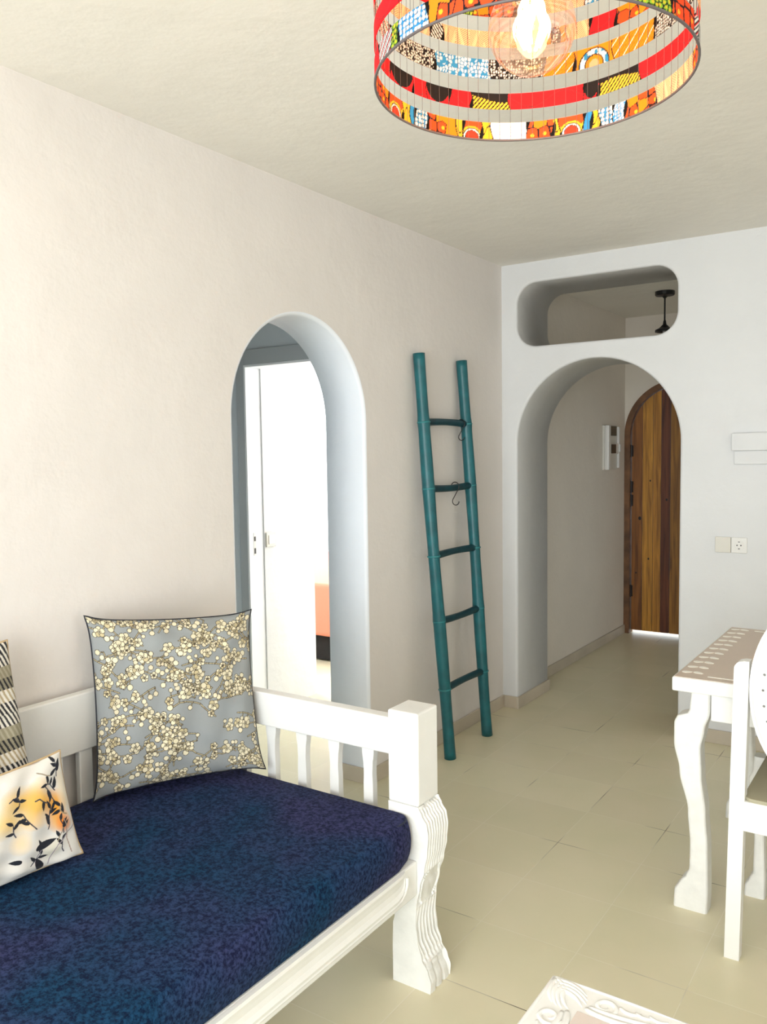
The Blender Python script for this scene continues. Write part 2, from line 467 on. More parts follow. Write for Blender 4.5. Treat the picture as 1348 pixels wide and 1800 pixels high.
# right wall with window, wall behind the camera with terrace doors
bm = bmesh.new()
prism(bm, [[(-6.3, 0), (-6.3, H), (0.44, H), (0.44, 0)], [(-4.0, 0.9), (-2.8, 0.9), (-2.8, 2.1), (-4.0, 2.1)]], YZ, 4.15, 4.35)
struct('wall_right', bm, M['plaster'])
outer = [(-0.2, 0), (-0.2, H), (4.35, H), (4.35, 0), (3.5, 0), (3.5, 2.25), (0.3, 2.25), (0.3, 0)]
bm = bmesh.new(); prism(bm, [outer], XY, -6.3, -6.1)
struct('wall_front', bm, M['plaster'])
wf = struct('window_1', boxes((0.3, 3.5, -6.24, -6.18, 2.19, 2.25), (0.3, 0.36, -6.24, -6.18, 0, 2.19), (3.44, 3.5, -6.24, -6.18, 0, 2.19),
                          (1.34, 1.40, -6.24, -6.18, 0.03, 2.19), (2.4, 2.46, -6.24, -6.18, 0.03, 2.19), (0.36, 3.44, -6.24, -6.18, 0, 0.03)), M['frame_paint'])
for a, b in ((0.36, 1.34), (1.40, 2.40), (2.46, 3.44)):
    obj('pane', boxes((a, b, -6.213, -6.207, 0.03, 2.19)), M['glass'], wf)
wf = struct('window_2', boxes((4.2, 4.26, -4.0, -2.8, 0.9, 0.95), (4.2, 4.26, -4.0, -2.8, 2.05, 2.1), (4.2, 4.26, -4.0, -3.95, 0.95, 2.05),
                          (4.2, 4.26, -2.85, -2.8, 0.95, 2.05), (4.2, 4.26, -3.43, -3.37, 0.95, 2.05)), M['frame_paint'])
for a, b in ((-3.95, -3.43), (-3.37, -2.85)):
    obj('pane', boxes((4.227, 4.233, a, b, 0.95, 2.05)), M['glass'], wf)

# lobby behind the left arch and the bedroom beyond it
DW = -0.92
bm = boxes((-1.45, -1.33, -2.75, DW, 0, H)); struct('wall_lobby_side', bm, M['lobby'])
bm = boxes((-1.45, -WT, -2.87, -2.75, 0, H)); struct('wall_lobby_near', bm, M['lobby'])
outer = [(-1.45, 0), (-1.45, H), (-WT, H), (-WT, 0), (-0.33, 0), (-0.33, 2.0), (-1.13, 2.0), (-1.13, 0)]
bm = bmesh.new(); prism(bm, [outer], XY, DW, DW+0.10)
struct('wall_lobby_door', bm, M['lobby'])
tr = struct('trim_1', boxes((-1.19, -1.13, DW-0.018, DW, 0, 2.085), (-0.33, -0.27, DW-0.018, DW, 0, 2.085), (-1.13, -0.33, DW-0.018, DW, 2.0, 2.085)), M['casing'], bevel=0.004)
obj('lining', boxes((-1.13, -1.118, DW-0.018, DW+0.10, 0, 2.0), (-0.342, -0.33, DW-0.018, DW+0.10, 0, 2.0), (-1.118, -0.342, DW-0.018, DW+0.10, 1.988, 2.0)), M['bright_paint'], tr)
obj('strike_plate', boxes((-1.118, -1.1165, DW+0.018, DW+0.036, 0.93, 1.06)), M['white_plastic'], tr)
obj('latch_hole', boxes((-1.1165, -1.1155, DW+0.021, DW+0.034, 1.012, 1.038)), M['dark_plastic'], tr)
obj('latch_hole', boxes((-1.1165, -1.1155, DW+0.021, DW+0.034, 0.940, 0.972)), M['dark_plastic'], tr)
bm = boxes((-1.25, -1.11, DW+0.10, -0.37, 0, H)); struct('wall_bedroom_return', bm, M['plaster_back'])
bm = boxes((-3.8, -1.25, -0.50, -0.37, 0, H)); struct('wall_bedroom_near', bm, M['plaster_back'])
bm = bmesh.new()
prism(bm, [[(-0.50, 0), (-0.50, H), (2.50, H), (2.50, 0)], [(0.0, 0.5), (1.8, 0.5), (1.8, 2.1), (0.0, 2.1)]], YZ, -3.80, -3.65)
struct('wall_bedroom_left', bm, M['plaster_back'])
bm = bmesh.new()
prism(bm, [[(-3.8, 0), (-3.8, H), (-0.2, H), (-0.2, 0)], [(-1.2, 0.75), (-0.3, 0.75), (-0.3, 2.25), (-1.2, 2.25)]], XY, 2.31, 2.46)
struct('wall_bedroom_far', bm, M['plaster_back'])
wf = struct('window_3', boxes((-1.2, -0.3, 2.37, 2.42, 0.75, 0.80), (-1.2, -0.3, 2.37, 2.42, 2.20, 2.25), (-1.2, -1.15, 2.37, 2.42, 0.80, 2.20), (-0.35, -0.3, 2.37, 2.42, 0.80, 2.20)), M['frame_paint'])
obj('pane', boxes((-1.15, -0.35, 2.392, 2.398, 0.80, 2.20)), M['glass'], wf)

# skirting tiles
SK = 0.07; ST = 0.012
struct('baseboard_left', boxes((0, ST, -6.1, -2.19, 0, SK), (0, ST, -1.374, 0, 0, SK), (-WT, 0, -1.374-ST, -1.374, 0, SK)), M['skirting'], bevel=0.002)
struct('baseboard_back', boxes((ST, AX0, -ST, 0, 0, SK), (AX0, AX0+ST, -ST, 0.44, 0, SK), (-0.03, AX0+ST, 0.44, 0.44+ST, 0, SK),
                               (AX1, 4.15, -ST, 0, 0, SK), (AX1-ST, AX1, -ST, 0.44, 0, SK)), M['skirting'], bevel=0.002)
struct('baseboard_hall', boxes((-0.03, -0.03+ST, 0.44, 2.31, 0, SK), (0.84, 2.4, 2.31-ST, 2.31, 0, SK)), M['skirting'], bevel=0.002)
struct('baseboard_right', boxes((4.15-ST, 4.15, -6.1, 0, 0, SK)), M['skirting'], bevel=0.002)

# hall front door: arched frame, boards, hinges
fr = bmesh.new()
out = arch(DC-DR, DC+DR, DS, n=40); inn = arch(DC-DR+0.045, DC+DR-0.045, DS, n=40)
prism(fr, [out + inn[::-1]], XY, 2.300, 2.40)
door = struct('door_1', fr, M['frame_wood'], bevel=0.006, seg=2, angle=50)
lf = bmesh.new()
lr = DR-0.050
edges = [DC-lr, 0.106, 0.192, 0.255, 0.326, 0.405, 0.49, 0.575, 0.66, DC+lr]
cols = [(0.30, 0.11, 0.018), (0.58, 0.27, 0.035), (0.54, 0.24, 0.03), (0.15, 0.038, 0.010), (0.34, 0.15, 0.020),
        (0.17, 0.06, 0.015), (0.33, 0.14, 0.03), (0.2, 0.08, 0.02), (0.3, 0.12, 0.03)]
ztop = lambda x: DS + math.sqrt(max(0, lr*lr-(x-DC)**2))
lay = lf.verts.layers.float_color.new('print')
for i in range(len(edges)-1):
    a, b = edges[i]+0.002, edges[i+1]-0.002
    top = [(a+(b-a)*k/6, ztop(a+(b-a)*k/6)) for k in range(7)]
    n0 = len(lf.verts)
    prism(lf, [[(a, 0.028)] + top + [(b, 0.028)]], XY, 2.335, 2.375)
    lf.verts.ensure_lookup_table()
    for v in lf.verts[n0:]: v[lay] = (*cols[i], 1)
leaf = obj('leaf', lf, M['boards'], door, bevel=0.003, seg=1, angle=50)
for z in (1.49, 1.20, 1.09, 0.35):
    b_ = boxes((0.016, 0.034, 2.322, 2.334, z-0.045, z+0.045))
    tube(b_, [(0.018, 2.325, z-0.05), (0.018, 2.325, z+0.05)], 0.006, 8)
    obj('hinge', b_, M['iron'], door)
b_ = bmesh.new()
for x, z, r in ((0.088, 0.946, 0.012), (0.17, 1.25, 0.006), (0.16, 0.62, 0.007), (0.30, 1.1, 0.008), (0.06, 0.5, 0.006)):
    loft(b_, [[(x+r*rr*math.cos(2*PI*k/12), 2.3345-0.0006*q, z+1.3*r*rr*math.sin(2*PI*k/12)) for k in range(12)] for q, rr in ((0, 1), (1, 0.7))])
obj('wood_knot', b_, M['iron'], leaf)
b_ = bmesh.new(); lathe(b_, [(0.012, 0), (0.012, 0.03)], (0, 0, 0), 12)
for v in b_.verts: v.co = Vector((0.70+v.co.x, 2.335-v.co.z, 1.02+v.co.y))
tube(b_, [(0.70, 2.305, 1.02), (0.60, 2.300, 1.02)], 0.009, 8)
obj('handle', b_, M['iron'], door)

# ------------------------------------------------------------ daybed
bed = thing('daybed', 'white painted wooden daybed with slatted arms and carved legs along the left wall', 'daybed', (0.5, -3.5, 0))
YE = -2.49      # face of the end posts towards the seat
def interp(z, tab):
    for (z0, a), (z1, b) in zip(tab[:-1], tab[1:]):
        if z0 <= z <= z1:
            t = (z-z0)/(z1-z0); t = t*t*(3-2*t)
            return a+(b-a)*t
    return tab[-1][1]
XO = [(0, .984), (.03, .986), (.06, .976), (.09, .957), (.14, .943), (.19, .938), (.24, .941), (.30, .953), (.35, .968), (.40, .978), (.45, .982), (.48, .978), (.505, .962), (.525, .951)]
XI = [(0, .860), (.10, .860), (.17, .862), (.195, .868), (.215, .862), (.525, .852)]
def carved_leg(y0, y1, mirror=False):
    b_ = bmesh.new(); rings = []
    nz, ny = 90, 49
    for i in range(nz+1):
        z = 0.525*i/nz
        xo, xi = interp(z, XO), interp(z, XI)
        ring = [(xi, y0, z)]
        for k in range(ny+1):
            s = k/ny; y = y0+(y1-y0)*s
            d = 0.0
            edge = min(1, s/0.06, (1-s)/0.06)
            if z > 0.335 and z < 0.518:
                am = min(1, (z-0.335)/0.03, (0.518-z)/0.006)
                d = am*0.0055*(math.cos(2*PI*(s*8.0)+2.2*(z-0.335))-1)
            elif 0.235 <= z <= 0.335:    # leaf shaped relief between the two fluted fields
                w = 0.5+0.35*math.sin((z-0.235)/0.10*PI)
                c = 0.55
                q = abs(s-c)/(w*0.55)
                d = -0.008 if q > 1 else -0.0045*(q**2) - 0.002*(1-abs(math.sin(9*s+60*z)))
                if q > 0.92 and q <= 1: d = 0.001
            elif 0.075 < z < 0.235:
                am = min(1, (0.235-z)/0.03, (z-0.075)/0.02)
                s2 = s + 0.12*math.sin((z-0.08)*20)
                d = am*0.0055*(math.cos(2*PI*s2*6.5)-1)
            else:
                st = (s*3) % 1.0
                d = -0.009*(abs(st-0.5)*2)**4 - 0.010*math.floor(s*3)*min(1, z/0.05)*0.6
            ring.append((xo+d*edge, y, z))
        ring.append((xi, y1, z))
        rings.append(ring)
    loft(b_, rings)
    return b_
def end_frame(y0, y1, out):
    """one slatted arm; y0..y1 is the post depth"""
    for x0, x1, leg in ((0.852, 0.951, True), (0.025, 0.115, False)):
        if leg:
            obj('carved_leg', carved_leg(y0, y1), M['white_worn'], bed)
            b_ = boxes((x0, x1, y0, y1, 0.525, 0.787))
            p = obj('post', b_, M['white_paint'], bed, bevel=0.006, seg=2)
        else:
            obj('post', boxes((x0, x1, y0, y1, 0, 0.83)), M['white_paint'], bed, bevel=0.006, seg=2)
    ym = (y0+y1)/2
    obj('arm_rail', boxes((0.115, 0.852, ym-0.025, ym+0.015, 0.645, 0.752)), M['white_paint'], bed, bevel=0.004)
    obj('lower_rail', boxes((0.115, 0.852, ym-0.025, ym+0.015, 0.30, 0.38)), M['white_paint'], bed, bevel=0.004)
    for k in range(6):
        xc = 0.755-0.125*k
        b_ = bmesh.new()
        prof = [(0.375, .020), (0.44, .019), (0.49, .0165), (0.53, .0165), (0.57, .0150), (0.60, .0165), (0.63, .0205), (0.65, .0215)]
        pts = []
        zz = np.linspace(0.375, 0.65, 26)
        hw = [interp(z, prof) for z in zz]
        loop = [(xc-w, z) for z, w in zip(zz, hw)] + [(xc+w, z) for z, w in zip(zz[::-1], hw[::-1])]
        prism(b_, [loop], XY, ym-0.015, ym+0.007)
        obj('arm_slat', b_, M['white_paint'], bed)
end_frame(-2.49, -2.38, 1)
end_frame(-4.60, -4.49, -1)
obj('front_rail', boxes((0.905, 0.945, -4.49, -2.49, 0.275, 0.373)), M['white_paint'], bed, bevel=0.005)
b_ = bmesh.new()
pr = [(.944, .300), (.952, .302), (.9535, .310), (.949, .322), (.9475, .336), (.950, .350), (.9535, .362), (.952, .370), (.944, .372)]
rings = []
for k, y in enumerate([-4.44, -2.60, -2.575, -2.562, -2.556]):
    f = [1, 1, .9, .7, .35][k]
    rings.append([(0.944+(x-0.944)*(1 if f == 1 else f), y, .372-(.372-z)*f) for x, z in pr])
loft(b_, rings, True, True)
tube(b_, [(0.947, -4.44, 0.297), (0.947, -2.61, 0.297), (0.947, -2.58, 0.300), (0.947, -2.558, 0.312), (0.947, -2.547, 0.332), (0.947, -2.545, 0.350)], 0.0055, 8)
obj('rail_moulding', b_, M['white_paint'], bed, smooth=False)
obj('back_rail', boxes((0.030, 0.062, -4.49, -2.49, 0.645, 0.815)), M['white_paint'], bed, bevel=0.004)
obj('back_lower_rail', boxes((0.030, 0.062, -4.49, -2.49, 0.30, 0.37)), M['white_paint'], bed, bevel=0.004)
for k in range(19):
    yc = -2.60-0.0985*k
    obj('back_slat', boxes((0.034, 0.056, yc-0.0225, yc+0.0225, 0.37, 0.645)), M['white_paint'], bed, bevel=0.003)
obj('seat_deck', boxes((0.062, 0.905, -4.49, -2.49, 0.335, 0.362)), M['white_paint'], bed)

# mattress
bm = bmesh.new()
def mattress_mesh():
    x0, x1, y0, y1, z0, z1 = 0.070, 0.938, -4.465, -2.492, 0.3735, 0.500
    b_ = bmesh.new()
    nx, ny, nzz = 22, 46, 8
    def shape(x, y, z):
        cx, cy, cz = (x0+x1)/2, (y0+y1)/2, (z0+z1)/2
        tz = (z-cz)/((z1-z0)/2)
        if abs(tz) < 0.999:
            bulge = 0.016*(1-tz*tz)
            if abs(x-x1) < 1e-6: x += bulge
            if abs(y-y0) < 1e-6: y -= bulge*0.3
        if abs(z-z1) < 1e-6:
            ex = min((x1-x)/0.12, (x-x0)/0.12, (y1-y)/0.12, (y-y0)/0.12, 1)
            z += 0.010*(ex) + 0.0025*math.sin(x*9+y*4)*max(ex, 0)
        return (x, y, z)
    bmesh.ops.create_cube(b_, size=1)
    bmesh.ops.subdivide_edges(b_, edges=b_.edges[:], cuts=23, use_grid_fill=True)
    for v in b_.verts:
        x = x0+(v.co.x+0.5)*(x1-x0); y = y0+(v.co.y+0.5)*(y1-y0); z = z0+(v.co.z+0.5)*(z1-z0)
        # round the vertical corners seen from above
        rc = 0.05
        for cxn, sx in ((x1-rc, 1), (x0+rc, -1)):
            for cyn, sy in ((y1-rc, 1), (y0+rc, -1)):
                dx, dy = (x-cxn)*sx, (y-cyn)*sy
                if dx > 0 and dy > 0:
                    m_ = max(dx, dy); h = math.hypot(dx, dy)
                    x = cxn+sx*dx*m_/h; y = cyn+sy*dy*m_/h
        onx1 = v.co.x > 0.499; top = v.co.z > 0.499
        tz = v.co.z*2
        if onx1: x += 0.015*(1-tz*tz)
        if top:
            ex = max(0, min((x1-x)/0.10, (x-x0)/0.10, (y1-y)/0.10, (y-y0)/0.10, 1))
            ex = ex*ex*(3-2*ex)
            z += 0.010*ex
        v.co = (x, y, z)
    return b_
mt = obj('mattress', mattress_mesh(), M['denim'], None, smooth=True, bevel=0.010, seg=3, angle=40)
tag(mt, 'navy blue fabric mattress with piped edges on the white daybed', 'mattress')
def rim(x0, x1, y0, y1, z, r, n=8):
    return [(a, b, z) for a, b in rrect(x0, x1, y0, y1, r, n)]
b_ = bmesh.new(); tube(b_, rim(0.078, 0.934, -4.458, -2.496, 0.4975, 0.045), 0.0026, 6, closed=True)
M['denim_dark'] = mat('navy_piping', (0.006, 0.012, 0.035), 0.8)
obj('piping', b_, M['denim_dark'], mt, smooth=True)

# ------------------------------------------------------------ cushions
def blend(img, mask, col):
    img[mask] = col
def blossom_print(N):
    rng = np.random.RandomState(4)
    v, u = np.mgrid[0:N, 0:N]/(N-1.0)
    img = np.zeros((N, N, 3)); img[:] = (0.27, 0.285, 0.285)
    img *= (1+0.06*np.sin(u*9+2*v)*np.sin(v*7))[..., None]
    dark = (0.055, 0.040, 0.025)
    cream = np.array((0.68, 0.61, 0.43)); gold = np.array((0.50, 0.42, 0.25))
    def seg(p, q, w):
        p = np.array(p); q = np.array(q); d = q-p
        x0 = max(0, int((min(p[0], q[0])-0.02)*N)); x1 = min(N, int((max(p[0], q[0])+0.02)*N)+1)
        y0 = max(0, int((min(p[1], q[1])-0.02)*N)); y1 = min(N, int((max(p[1], q[1])+0.02)*N)+1)
        if x0 >= x1 or y0 >= y1: return
        U, V = u[y0:y1, x0:x1], v[y0:y1, x0:x1]
        t = np.clip(((U-p[0])*d[0]+(V-p[1])*d[1])/(d@d+1e-9), 0, 1)
        r = np.hypot(U-p[0]-t*d[0], V-p[1]-t*d[1])
        s = img[y0:y1, x0:x1]
        s[(r < w+0.0030) & (r > w)] = dark
        s[r <= w] = gold*0.9
    def disc(c, r, col):
        x0 = max(0, int((c[0]-r-.02)*N)); x1 = min(N, int((c[0]+r+.02)*N)+1)
        y0 = max(0, int((c[1]-r-.02)*N)); y1 = min(N, int((c[1]+r+.02)*N)+1)
        if x0 >= x1 or y0 >= y1: return
        U, V = u[y0:y1, x0:x1], v[y0:y1, x0:x1]
        d = np.hypot(U-c[0], V-c[1]); s = img[y0:y1, x0:x1]
        s[(d < r+0.0032) & (d >= r-0.0005)] = dark
        s[d < r] = col*(0.92+0.2*rng.rand())
    def flower(c, s):
        a0 = rng.rand()*6.28
        for k in range(5):
            a = a0+k*2*PI/5
            disc((c[0]+s*math.cos(a), c[1]+s*math.sin(a)), s*0.72, cream if rng.rand() > .3 else gold)
        disc(c, s*0.45, cream)
        disc(c, s*0.12, np.array(dark))
    for b in range(84):
        p = np.array((rng.rand()*1.2-.1, rng.rand()*1.1-.05)); a = rng.choice([0.35, 0.5, 2.7, 0.15, -0.3]) + rng.randn()*.25
        pts = [p]
        for k in range(7):
            a += rng.randn()*.28
            q = pts[-1]+0.042*np.array((math.cos(a), math.sin(a))); seg(pts[-1], q, 0.0022); pts.append(q)
            if rng.rand() > .35:
                o = 0.03*np.array((math.cos(a+1.3), math.sin(a+1.3)))*rng.choice([-1, 1])
                seg(q, q+o, 0.001); disc(q+o*1.2, 0.010+0.006*rng.rand(), cream)
        for k in (1, 3, 4, 6):
            if rng.rand() > .25: flower(pts[k]+rng.randn(2)*.014, 0.011+0.009*rng.rand())
    return img
def floral_print(N):
    rng = np.random.RandomState(11)
    v, u = np.mgrid[0:N, 0:N]/(N-1.0)
    img = np.zeros((N, N, 3)); img[:] = (0.74, 0.71, 0.66)
    def soft(c, r, col, k):
        d = np.hypot((u-c[0])/r[0], (v-c[1])/r[1]) + 0.22*np.sin(23*u+9*v)*np.sin(19*v-7*u)
        m = np.clip(1.25-d, 0, 1)**0.7*k
        img[:] = img*(1-m[..., None]) + np.array(col)*m[..., None]
    # u runs 0 (far end) .. 1 (visible right end), v 0 bottom .. 1 top
    for c, r, col, k in (((.76, .66), (.10, .14), (.80, .45, .07), .75), ((.66, .72), (.10, .12), (.80, .50, .12), .7),
                         ((.87, .55), (.06, .15), (.80, .36, .04), .85), ((.92, .40), (.04, .08), (.80, .24, .02), .9),
                         ((.56, .60), (.08, .10), (.82, .56, .18), .6), ((.62, .40), (.05, .08), (.80, .58, .28), .5),
                         ((.30, .60), (.12, .2), (.80, .45, .07), .75), ((.12, .4), (.08, .2), (.80, .36, .04), .8),
                         ((.95, .62), (.03, .2), (.80, .66, .45), .5), ((.80, .20), (.05, .08), (.70, .66, .50), .45)):
        soft(c, (r[0]*1.25, r[1]*1.2), col, min(1, k*1.25))
    def leafp(c, a, L, W, col=(0.012, 0.014, 0.022)):
        ca, sa = math.cos(a), math.sin(a)
        x = (u-c[0])*1.5*ca+(v-c[1])*sa; y = -(u-c[0])*1.5*sa+(v-c[1])*ca
        t = x/L
        m = (t > 0) & (t < 1) & (np.abs(y) < W*np.sqrt(np.clip(t, 0, 1))*(1-t)*1.9)
        img[m] = col
    def twig(p, a, n, col=(0.03, 0.035, 0.06), L=0.045, lv=True):
        p = np.array(p, float)
        for k in range(n):
            d = np.array((math.cos(a)/1.5, math.sin(a)))*L; q = p+d
            t = np.clip((((u-p[0])*1.5)*(d[0]*1.5)+(v-p[1])*d[1])/(L*L), 0, 1)
            r = np.hypot((u-p[0]-t*d[0])*1.5, v-p[1]-t*d[1])
            img[r < 0.0055] = col
            if lv and rng.rand() > .25: leafp(q, a+rng.choice([-1, 1])*(.6+.5*rng.rand()), .06+.05*rng.rand(), .022)
            p = q; a += rng.randn()*.3
    twig((.72, .46), 2.2, 4); twig((.80, .40), 1.2, 4); twig((.74, .70), 0.1, 3); twig((.83, .78), -1.0, 4)
    twig((.90, .30), 1.7, 3); twig((.88, .12), 1.9, 3); twig((.60, .45), 2.0, 3); twig((.93, .82), 1.3, 3)
    twig((.67, .12), 0.6, 3); twig((.58, .78), .4, 4); twig((.9, .7), 2.1, 3); twig((.85, .25), .9, 3, (0.30, 0.24, 0.16)); twig((.95, .45), 2.6, 3, (0.36, 0.27, 0.15)); twig((.80, .92), -.4, 3, (0.36, 0.30, 0.22)); twig((.70, .10), 1.5, 4, (0.25, 0.22, 0.25))
    for c, a, L, W in (((.70, .27), 0.05, .22, .045), ((.74, .02), 1.9, .16, .05), ((.62, .20), 2.8, .12, .03), ((.95, .88), 1.2, .09, .03), ((.90, .72), 1.4, .12, .03)):
        leafp(c, a, L, W)
    twig((.78, .05), 1.3, 9, (0.35, 0.30, 0.33), .05, False); twig((.93, .08), 1.7, 7, (0.40, 0.30, 0.25), .05, False)
    for k in range(14):
        twig((rng.rand()*.5, rng.rand()*.9), rng.rand()*6, 3)
    return img
def striped_print(N):
    rng = np.random.RandomState(3)
    v, u = np.mgrid[0:N, 0:N]/(N-1.0)
    img = np.zeros((N, N, 3)); img[:] = (0.35, 0.31, 0.22)
    rows = 17
    r = np.floor(v*rows).astype(int); f = (v*rows) % 1
    pal_w = (0.80, 0.76, 0.68); pal_k = (0.012, 0.012, 0.016); tan = (0.45, 0.36, 0.22)
    for k in range(rows):
        m = r == k
        sl = u*34 + 0.9*(f-.5) + (k % 2)*.5
        st = (sl % 1) < 0.45
        kind = k % 5
        a, b = ((pal_k, pal_w), (pal_w, pal_k), (tan, pal_w), (pal_k, (0.30, 0.27, 0.19)), ((0.42, 0.38, 0.28), (0.30, 0.27, 0.18)))[kind]
        img[m & st] = a; img[m & ~st] = b
    return img
def cushion(name, label, cat, BL, BR, TR, TL, T, img, piping, k=0.06, sag=0.0, N=None, tail=None):
    N = N or img.shape[0]
    BL, BR, TR, TL = [np.array(p, float) for p in (BL, BR, TR, TL)]
    nrm = np.cross(BR-BL, TL-BL); nrm /= np.linalg.norm(nrm)     # towards the room
    def surf(n, side):
        vv, uu = np.mgrid[0:n, 0:n]/(n-1.0)*2-1
        uu = np.sign(uu)*np.abs(uu); 
        us = uu*(1-k*(0.5*(1-vv**2)+0.5*(1-vv**8))*np.abs(uu)**1.5); vs = vv*(1-k*(0.5*(1-uu**2)+0.5*(1-uu**8))*np.abs(vv)**1.5)
        a = (us+1)/2; b = (vs+1)/2
        P = ((1-a)*(1-b))[..., None]*BL+(a*(1-b))[..., None]*BR+(a*b)[..., None]*TR+((1-a)*b)[..., None]*TL
        th = T*np.clip((1-uu**2), 0, 1)**0.42*np.clip((1-vv**2), 0, 1)**0.42
        wr = 0.0055*np.sin(uu*11+vv*5)*np.sin(vv*9-uu*3)*np.clip((1-uu**2)*(1-vv**2)*3, 0, 1)
        wr += 0.011*np.sin(9*uu-7*vv)*np.clip(np.abs(uu*vv)-.25, 0, 1)*(1-np.abs(uu))*4
        return P + nrm*(side*(th+wr))[..., None]
    F_ = surf(N, 1); nb = 60; B_ = surf(nb, -1)
    verts = np.concatenate([F_.reshape(-1, 3), B_.reshape(-1, 3)])
    def quads(n, off, flip):
        i = np.arange(n*n).reshape(n, n)
        q = np.stack([i[:-1, :-1], i[:-1, 1:], i[1:, 1:], i[1:, :-1]], -1).reshape(-1, 4)
        return (q[:, ::-1] if flip else q)+off
    faces = np.concatenate([quads(N, 0, False), quads(nb, N*N, True)])
    me = bpy.data.meshes.new(name)
    me.vertices.add(len(verts)); me.vertices.foreach_set('co', verts.ravel())
    me.loops.add(faces.size); me.loops.foreach_set('vertex_index', faces.ravel())
    me.polygons.add(len(faces)); me.polygons.foreach_set('loop_start', np.arange(0, faces.size, 4))
    me.polygons.foreach_set('use_smooth', np.ones(len(faces), bool))
    me.update(calc_edges=True); me.validate()
    ca = me.attributes.new('print', 'FLOAT_COLOR', 'POINT')
    back = np.zeros((nb*nb, 3)); back[:] = img.reshape(-1, 3).mean(0)
    c = np.concatenate([img.reshape(-1, 3), back]); c = np.concatenate([c, np.ones((len(c), 1))], 1)
    ca.data.foreach_set('color', c.ravel().astype(np.float32))
    me.materials.append(M['print'])
    o = bpy.data.objects.new(name, me); COL.objects.link(o); tag(o, label, cat)
    # piping around the seam
    n = 60; s = surf(n, 0)
    loop = list(s[0, :]) + list(s[1:, -1]) + list(s[-1, -2::-1]) + list(s[-2:0:-1, 0])
    b_ = bmesh.new(); tube(b_, [tuple(p) for p in loop], 0.0034, 6, closed=True)
    obj('piping', b_, piping, o, smooth=True)
    return o
M['print'] = attr_mat('printed_cushion_fabric', 0.75, bump=0.25, bscale=500, sheen=0.1)
cushion('cushion', 'large square grey cushion with cream blossom print and dark piping, leaning in the daybed corner', 'cushion',
        (0.128, -2.930, 0.515), (0.392, -2.492, 0.522), (0.285, -2.425, 1.004), (0.058, -2.885, 1.040), 0.062, blossom_print(420), M['piping_dark'], k=0.085)
cushion('cushion', 'small white lumbar cushion with yellow flowers and black leaves, in front of the striped one', 'cushion',
        (0.325, -3.575, 0.512), (0.375, -3.145, 0.520), (0.298, -3.145, 0.765), (0.335, -3.56, 0.770), 0.045, floral_print(360), M['piping_tan'], k=0.05)
cushion('cushion', 'square cushion with rows of black, white and tan dashes, at the photo\'s left edge', 'cushion',
        (0.215, -3.66, 0.515), (0.200, -3.135, 0.520), (0.112, -3.160, 1.028), (0.115, -3.66, 1.030), 0.055, striped_print(260), M['piping_tan'], k=0.04)

# ------------------------------------------------------------ bamboo ladder
lad = thing('ladder', 'teal painted bamboo ladder leaning on the left wall beside the archway', 'ladder', (0.15, -0.70, 0))
A0, A1 = Vector((0.150, -0.905, 0.0)), Vector((0.034, -0.968, 1.972))
B0, B1 = Vector((0.150, -0.502, 0.0)), Vector((0.034, -0.542, 1.972))
def pole(p0, p1, zs, seed):
    rnd = random.Random(seed)
    b_ = bmesh.new(); n = 60; pts = []; rad = []
    for i in range(n+1):
        t = i/n; p = p0.lerp(p1, t); z = p.z
        r = 0.0290-0.0015*math.sin(t*PI*5)
        for q in zs:
            r += 0.0028*math.exp(-((z-q)/0.012)**2)
        p = p + Vector((0, 0.004*math.sin(t*6+seed), 0))
        pts.append(p); rad.append(r)
    # the tilted foot ends flat on the floor
    tube(b_, pts, rad, 20)
    for v in b_.verts:
        if v.co.z < 0.0: v.co.z = 0.0
    return b_
ZR = [1.645, 1.327, 1.000, 0.682, 0.345]
for p0, p1, sd in ((A0, A1, 1), (B0, B1, 4)):
    ra = obj('rail', pole(p0, p1, ZR, sd), M['teal'], lad, smooth=True)
    for z in ZR:
        t = z/1.972; p = p0.lerp(p1, t) + Vector((0, 0.004*math.sin(t*6+sd), 0)); d = (p1-p0).normalized()
        b_ = bmesh.new(); tube(b_, [p-d*0.004, p-d*0.002, p+d*0.002, p+d*0.004], [0.0305, 0.0325, 0.0325, 0.0305], 20)
        obj('node_ring', b_, M['teal_light'], ra, smooth=True)
for i, z in enumerate(ZR):
    t = z/1.972; a = A0.lerp(A1, t); b = B0.lerp(B1, t)
    pts = [a.lerp(b, k/10)+Vector((0, 0, (-1)**i*0.006*math.sin(k/10*PI))) for k in range(11)]
    b_ = bmesh.new(); tube(b_, pts, [0.0165+0.002*abs(k-5)/5 for k in range(11)], 14)
    obj('rung', b_, M['teal_dark'], lad, smooth=True)
def s_hook(y, z, s, label):
    t = z/1.972; x = 0.150-0.116*t
    b_ = bmesh.new(); pts = []
    R1 = 0.0215*s
    R1 = 0.0225
    for k in range(15):      # hooked over the rung
        a = math.radians(205-k*225/14)
        pts.append((x+R1*math.cos(a), y, z+R1*math.sin(a)))
    R2 = 0.019*s
    pts.append((x+0.006, y-0.001, z-0.034*s))
    for k in range(13):
        a = math.radians(155+k*205/12)
        pts.append((x+0.004+R2*math.cos(a), y-0.002, z-0.075*s+R2*math.sin(a)))
    tube(b_, pts, 0.0022, 8)
    o = obj('hook', b_, M['iron'], None, smooth=True); tag(o, label, 'hook')
s_hook(-0.690, 1.327, 1.0, 'thin dark metal S-hook hanging from the second rung from the top of the ladder')
s_hook(-0.590, 1.645, 0.9, 'thin dark metal S-hook hanging from the top rung of the ladder')

